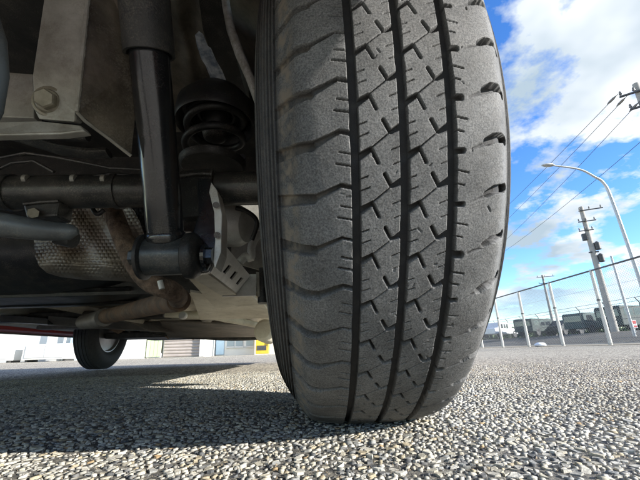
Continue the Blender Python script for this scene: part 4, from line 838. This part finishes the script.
# red and white sign on the bank
sg = empty('warning_sign', tuple(at(634, 330, 20))); tag(sg, 'small red and white warning board on a short post', 'sign')
sp_ = at(634, 324, 20)
for nm, mtl, dz0, dz1, dw, dy in (('board', 'car_white', -0.22, 0.22, 0.16, 0.0), ('red_panel', 'sign_red', 0.02, 0.18, 0.13, -0.012), ('red_panel', 'sign_red', -0.18, -0.08, 0.13, -0.012)):
    o = build(MB().box((sp_[0]-dw, 20+dy-0.008, sp_[2]+dz0), (sp_[0]+dw, 20+dy, sp_[2]+dz1)), nm, mtl, smooth=False); o.parent = sg; o.location = -np.array(sg.location)
o = build(MB().tube([(sp_[0], 20.03, 0.5), (sp_[0], 20.03, sp_[2]+0.2)], 0.025, 8), 'post', 'galvanised'); o.parent = sg; o.location = -np.array(sg.location)

# ---- low leafy strip far behind the parked cars
def hedge():
    n = 26000; r_ = np.random.default_rng(3); t = r_.uniform(0, 1, n); A_, B_ = np.array([20.0, 62.0]), np.array([78.0, 44.0])
    h = 1.75 + 0.6 * pnoise(t * 7, t * 0, 31, 3); dn = np.array([0.3, 0.95]); dpt = r_.normal(0, 0.8, n)
    c = np.stack([A_[0] + (B_[0] - A_[0]) * t + dn[0] * dpt, A_[1] + (B_[1] - A_[1]) * t + dn[1] * dpt, 0.7 + h * np.sqrt(r_.uniform(0, 1, n)) * np.clip(1.1 - 0.22 * np.abs(dpt), 0.3, 1)], 1)
    e = r_.normal(0, 0.17, (n, 3, 3)); V = (c[:, None] + e).reshape(-1, 3)
    tag(link('hedge', fastmesh('hedge', V, np.arange(3 * n).reshape(-1, 3)), 'leaf'), 'low dark green hedge far behind the parked vehicles', 'hedge', kind='stuff')
hedge()
# ---- poles
def util_pole(name, label, base, h, r0=0.16, r1=0.10, arms=(), trafo=False, rz=0, group=None):
    e = empty(name, base); e.rotation_euler.z = rz; tag(e, label, 'utility pole', group)
    o = build(MB().tube([(0, 0, -0.3), (0, 0, h * 0.5), (0, 0, h)], [r0, (r0 + r1) / 2, r1], 18), 'shaft', 'concrete_pole'); o.parent = e
    for (z, ln, sh) in arms:
        o = build(MB().box((-ln/2 + sh, -r1 - 0.09, z - 0.03), (ln/2 + sh, -r1 - 0.005, z + 0.03)), 'cross_arm', 'dark_metal', smooth=False); o.parent = e
        for k in (-0.45, -0.05, 0.42):
            q = build(MB()._lathe(np.array([k * ln + sh, -r1 - 0.05, z + 0.031]), np.array([0, 0, 1.0]), [(0, 0.02), (0.05, 0.02), (0.06, 0.05), (0.10, 0.055), (0.12, 0.03), (0.15, 0.045), (0.19, 0.035), (0.22, 0.015)], 14), 'insulator', 'insulator'); q.parent = o
    if trafo:
        for (z, sx) in ((h - 3.4, 0.34), (h - 4.3, 0.36)):
            o = build(MB()._lathe(np.array([sx, -0.05, z]), np.array([0, 0, 1.0]), [(0, 0.14), (0.04, 0.19), (0.5, 0.19), (0.56, 0.12), (0.62, 0.05)], 20), 'transformer', 'dark_metal'); o.parent = e
        o = build(MB().box((-0.42, -0.2, h - 2.6), (-0.14, 0.1, h - 2.1)), 'junction_box', 'dark_metal', smooth=False, bevel=0.02); o.parent = e
        o = build(MB().box((-0.30, -0.16, h - 3.6), (0.30, -0.112, h - 3.5)), 'bracket', 'dark_metal', smooth=False); o.parent = e
    return e
b1_ = at(610.5, 331, 24); h1 = at(584, 207, 24)[2] - b1_[2]
util_pole('utility_pole', 'concrete utility pole with transformers standing behind the chain link fence', (b1_[0] + 0.3, 24, b1_[2]), h1, 0.24, 0.14, ((h1 - 0.35, 1.5, 0.5), (h1 - 1.2, 1.1, 0.1), (h1 - 1.9, 0.9, -0.1)), True, R(-25))
b2_ = at(553, 323, 48)
util_pole('utility_pole', 'distant thin utility pole with a cross arm beyond the parked vans', (b2_[0], 48, 0.8), at(545.5, 275, 48)[2] - 0.8, 0.2, 0.13, ((at(545.5, 275, 48)[2] - 1.1, 2.2, 0.3), (at(545.5, 275, 48)[2] - 2.0, 1.4, 0)), False, R(-20))
nb = at(633, 84, 11.5); 
util_pole('utility_pole', 'tall utility pole with insulators whose top carries the power lines', (nb[0] + 0.1, 11.5, 0), nb[2], 0.17, 0.11, ((nb[2] - 0.45, 1.05, -0.1), (nb[2] - 1.15, 0.8, -0.05)), False, R(-35))
# street lamp with curved arm
lb = at(606, 185, 15)
lamp = empty('street_lamp', (lb[0], 15, 0)); tag(lamp, 'tall galvanised street lamp with a long curved arm', 'street lamp')
tip = at(547, 165, 15) - np.array([lb[0], 15, 0]); zt_ = lb[2]
path = smooth_path([(0.25, 0, 0), (0.2, 0, zt_ * 0.45), (0.06, 0, zt_ * 0.9), (-0.10, 0, zt_ + 0.12), (-0.45, 0, zt_ + 0.45), (-1.1, 0, tip[2] - 0.26), (tip[0] + 0.3, 0, tip[2] - 0.03)], 40)
o = build(MB().tube(path, list(np.linspace(0.085, 0.038, 40)), 16), 'column', 'galvanised'); o.parent = lamp
o = build(MB().tube([(tip[0] + 0.32, 0, tip[2] - 0.03), (tip[0] + 0.18, 0, tip[2] - 0.01), (tip[0] - 0.1, 0, tip[2]), (tip[0] - 0.26, 0, tip[2] - 0.01)], [0.04, 0.075, 0.07, 0.03], 14, flat=1.8), 'lamp_head', 'galvanised'); o.parent = lamp
# second thin lamp column at the right edge
o = build(MB().tube([(at(633, 330, 17)[0], 17, 0), (at(611, 256, 17)[0] , 17, at(611, 256, 17)[2])], [0.07, 0.05], 12), 'fence_mast', 'galvanised'); tag(o, 'plain pale metal mast rising just behind the fence', 'mast')
# power lines
def wire(a, b, sag, label, r_=0.012):
    P_ = [(np.array(a) * (1 - t) + np.array(b) * t - np.array([0, 0, sag * 4 * t * (1 - t)])) for t in np.linspace(0, 1, 24)]
    return tag(build(MB().tube(P_, r_, 6), 'power_line', 'dark_metal'), label, 'cable', 'power lines between the poles')
for k, (px, py) in enumerate(((618, 94), (627, 96), (640, 101))):
    a = at(px, py, 11.4); q = at((455, 470, 480)[k], (252, 252, 262)[k], 46)
    wire(a, q, 0.35, ('thin dark power line from the outer end of the tall pole cross arm', 'thin dark power line from the middle of the tall pole cross arm', 'thin dark power line strung from the tall pole shaft side')[k])
    P_ = [a + (q - a) * t for t in (0.004, 0.02)]
    tag(build(MB().tube([P_[0], P_[0] * 0.7 + P_[1] * 0.3, P_[0] * 0.3 + P_[1] * 0.7, P_[1]], [0.02, 0.05, 0.05, 0.02], 12), 'strain_insulator', 'insulator'), ('dark strain insulator hanging off the outer end of the cross arm', 'dark strain insulator on the middle power line', 'dark strain insulator close beside the tall pole shaft')[k], 'insulator', 'strain insulators on the power lines')
wire(at(652, 132, 11.4), at(470, 272, 46), 0.5, 'lower slack cable strung beneath the three power lines')

# ================================================================== far side of the yard (left, under the car)
YW = 17.0
def xw(px, Y=YW): return at(px, 358, Y)[0]
wh = empty('warehouse', (xw(60), YW, 0)); tag(wh, 'long white walled warehouse across the yard, left of the green gate', 'building')
def bpart(e, mb, name, m, **k):
    o = build(mb, name, m, **k); o.parent = e; o.location = -np.array(e.location); return o
bpart(wh, MB().box((xw(-260), YW, -0.01), (xw(143), YW + 9, 4.6)), 'wall', 'wall_white', smooth=False)
bpart(wh, MB().box((xw(-260) - 0.3, YW - 0.4, 4.62), (xw(143) + 0.2, YW + 9.3, 4.85)), 'roof', 'panel_grey', smooth=False)
bpart(wh, MB().box((xw(-260), YW - 0.06, -0.01), (xw(143), YW - 0.003, 0.25)), 'plinth', 'panel_grey', smooth=False)
for px in (-220, -160, -100, -40, 30, 100):
    o = bpart(wh, MB().box((xw(px) - 0.7, YW - 0.02, 2.2), (xw(px) + 0.7, YW - 0.003, 3.3)), 'window', 'pane_pale', smooth=False)
    f_ = build(MB().box((xw(px) - 0.78, YW - 0.05, 2.12), (xw(px) + 0.78, YW - 0.004, 2.19)), 'sill', 'panel_grey', smooth=False); f_.parent = o
def cabinet(pxa, pxb, pyt, label, Yc):
    xa, xb = at(pxa, 358, Yc)[0], at(pxb, 358, Yc)[0]; zt2 = at((pxa + pxb) / 2, pyt, Yc)[2]; e = empty('storage_cabinet', ((xa + xb) / 2, Yc, 0)); tag(e, label, 'cabinet')
    bpart(e, MB().box((xa, Yc, 0.08), (xb, Yc + 0.8, zt2)), 'body', 'wall_white', smooth=False, bevel=0.02)
    n_ = max(1, round((xb - xa) / 1.1))
    for k in range(n_):
        u0 = xa + 0.12 + k * (xb - xa - 0.24) / n_; u1 = xa + 0.12 + (k + 1) * (xb - xa - 0.24) / n_ - 0.02
        bpart(e, MB().box((u0, Yc - 0.02, 0.16), (u1, Yc - 0.003, zt2 - 0.06)), 'door_panel', 'panel_grey', smooth=False)
    for u in (xa + 0.1, xb - 0.2):
        bpart(e, MB().box((u, Yc + 0.1, -0.005), (u + 0.1, Yc + 0.7, 0.079)), 'foot', 'dark_metal', smooth=False)
cabinet(-22, 10, 346, 'short pale grey cabinet against the white warehouse wall', YW - 1.5)
cabinet(21, 66, 344, 'long pale grey cabinet with panelled doors against the white warehouse wall', YW - 1.5)
o = build(MB().tube([(xw(69), YW - 0.5, 0), (xw(69), YW - 0.5, 1.2), (xw(69), YW - 0.5, 2.6)], 0.06, 10), 'steel_post', 'panel_grey'); tag(o, 'slim grey post beside the long pale cabinet', 'post')
o = build(MB().box((xw(71), YW - 0.30, 0.0), (xw(78), YW - 0.05, 2.1)), 'ice_box', 'pale_blue', smooth=False, bevel=0.03); tag(o, 'upright pale blue locker by the wall, behind the far front wheel', 'locker')
gt = empty('sliding_gate', (xw(152), YW, 0)); tag(gt, 'lime green panelled gate between the warehouse and the brown shutter', 'gate')
for k in range(4):
    u0 = xw(144.5) + k * (xw(159.5) - xw(144.5)) / 4; u1 = u0 + (xw(159.5) - xw(144.5)) / 4 - 0.015
    bpart(gt, MB().box((u0, YW + 0.1, 0.05), (u1, YW + 0.14, 2.3)), 'panel', 'lime', smooth=False)
bpart(gt, MB().box((xw(144.5), YW + 0.145, 0.0), (xw(159.5), YW + 0.19, 0.2)), 'rail', 'panel_grey', smooth=False)
gs = empty('garage', (xw(180), YW, 0)); tag(gs, 'white garage with a brown roller shutter', 'building')
bpart(gs, MB().box((xw(160), YW + 0.25, -0.01), (xw(203), YW + 7, 3.4)), 'wall', 'wall_white', smooth=False)
for k in range(18):
    bpart(gs, MB().tube([(xw(161), YW + 0.23, 0.08 + k * 0.14), (xw(198), YW + 0.23, 0.08 + k * 0.14)], 0.066, 8, flat=0.5), 'slat', 'shutter_brown')
bpart(gs, MB().box((xw(198.5), YW + 0.05, 0), (xw(203), YW + 0.245, 3.1)), 'pillar', 'wall_white', smooth=False)
sh = empty('shop_building', (xw(235), YW + 2, 0)); tag(sh, 'pale shop front with large light windows beside the garage', 'building')
bpart(sh, MB().box((xw(203.6), YW + 2, -0.01), (xw(420), YW + 10, 4.2)), 'wall', 'wall_white', smooth=False)
bpart(sh, MB().box((xw(204), YW + 1.94, 0.05), (xw(213), YW + 1.995, 2.4)), 'door', 'pale_blue', smooth=False)
for a_, b_ in ((216, 224), (226, 234), (238, 246), (290, 312), (318, 340), (346, 370)):
    o = bpart(sh, MB().box((xw(a_), YW + 1.96, 0.45), (xw(b_), YW + 1.996, 2.3)), 'window', 'pane_pale', smooth=False)
    f_ = build(MB().box((xw(a_) - 0.05, YW + 1.92, 0.36), (xw(b_) + 0.05, YW + 1.995, 0.44)), 'sill', 'panel_grey', smooth=False); f_.parent = o
vm = empty('vending_machine', (xw(258), YW + 1.2, 0)); tag(vm, 'yellow vending machine with a pale display beside the blue banner', 'vending machine')
bpart(vm, MB().box((xw(252), YW + 1.0, 0.03), (xw(265), YW + 1.7, 1.85)), 'cabinet', 'yellow', smooth=False, bevel=0.02)
bpart(vm, MB().box((xw(253), YW + 0.985, 0.95), (xw(260), YW + 0.998, 1.7)), 'display', 'pane_pale', smooth=False)
bpart(vm, MB().box((xw(253.5), YW + 0.985, 0.2), (xw(263.5), YW + 0.998, 0.42)), 'dispenser', 'dark_metal', smooth=False)
bn = empty('banner', (xw(272), YW + 0.9, 0)); tag(bn, 'bright blue banner board on two short legs', 'sign')
bpart(bn, MB().box((xw(267), YW + 0.9, 0.5), (xw(279), YW + 0.93, 1.0)), 'board', 'sign_blue', smooth=False)
for px in (268, 278): bpart(bn, MB().tube([(xw(px), YW + 0.96, 0), (xw(px), YW + 0.96, 1.0)], 0.02, 8), 'leg', 'panel_grey')
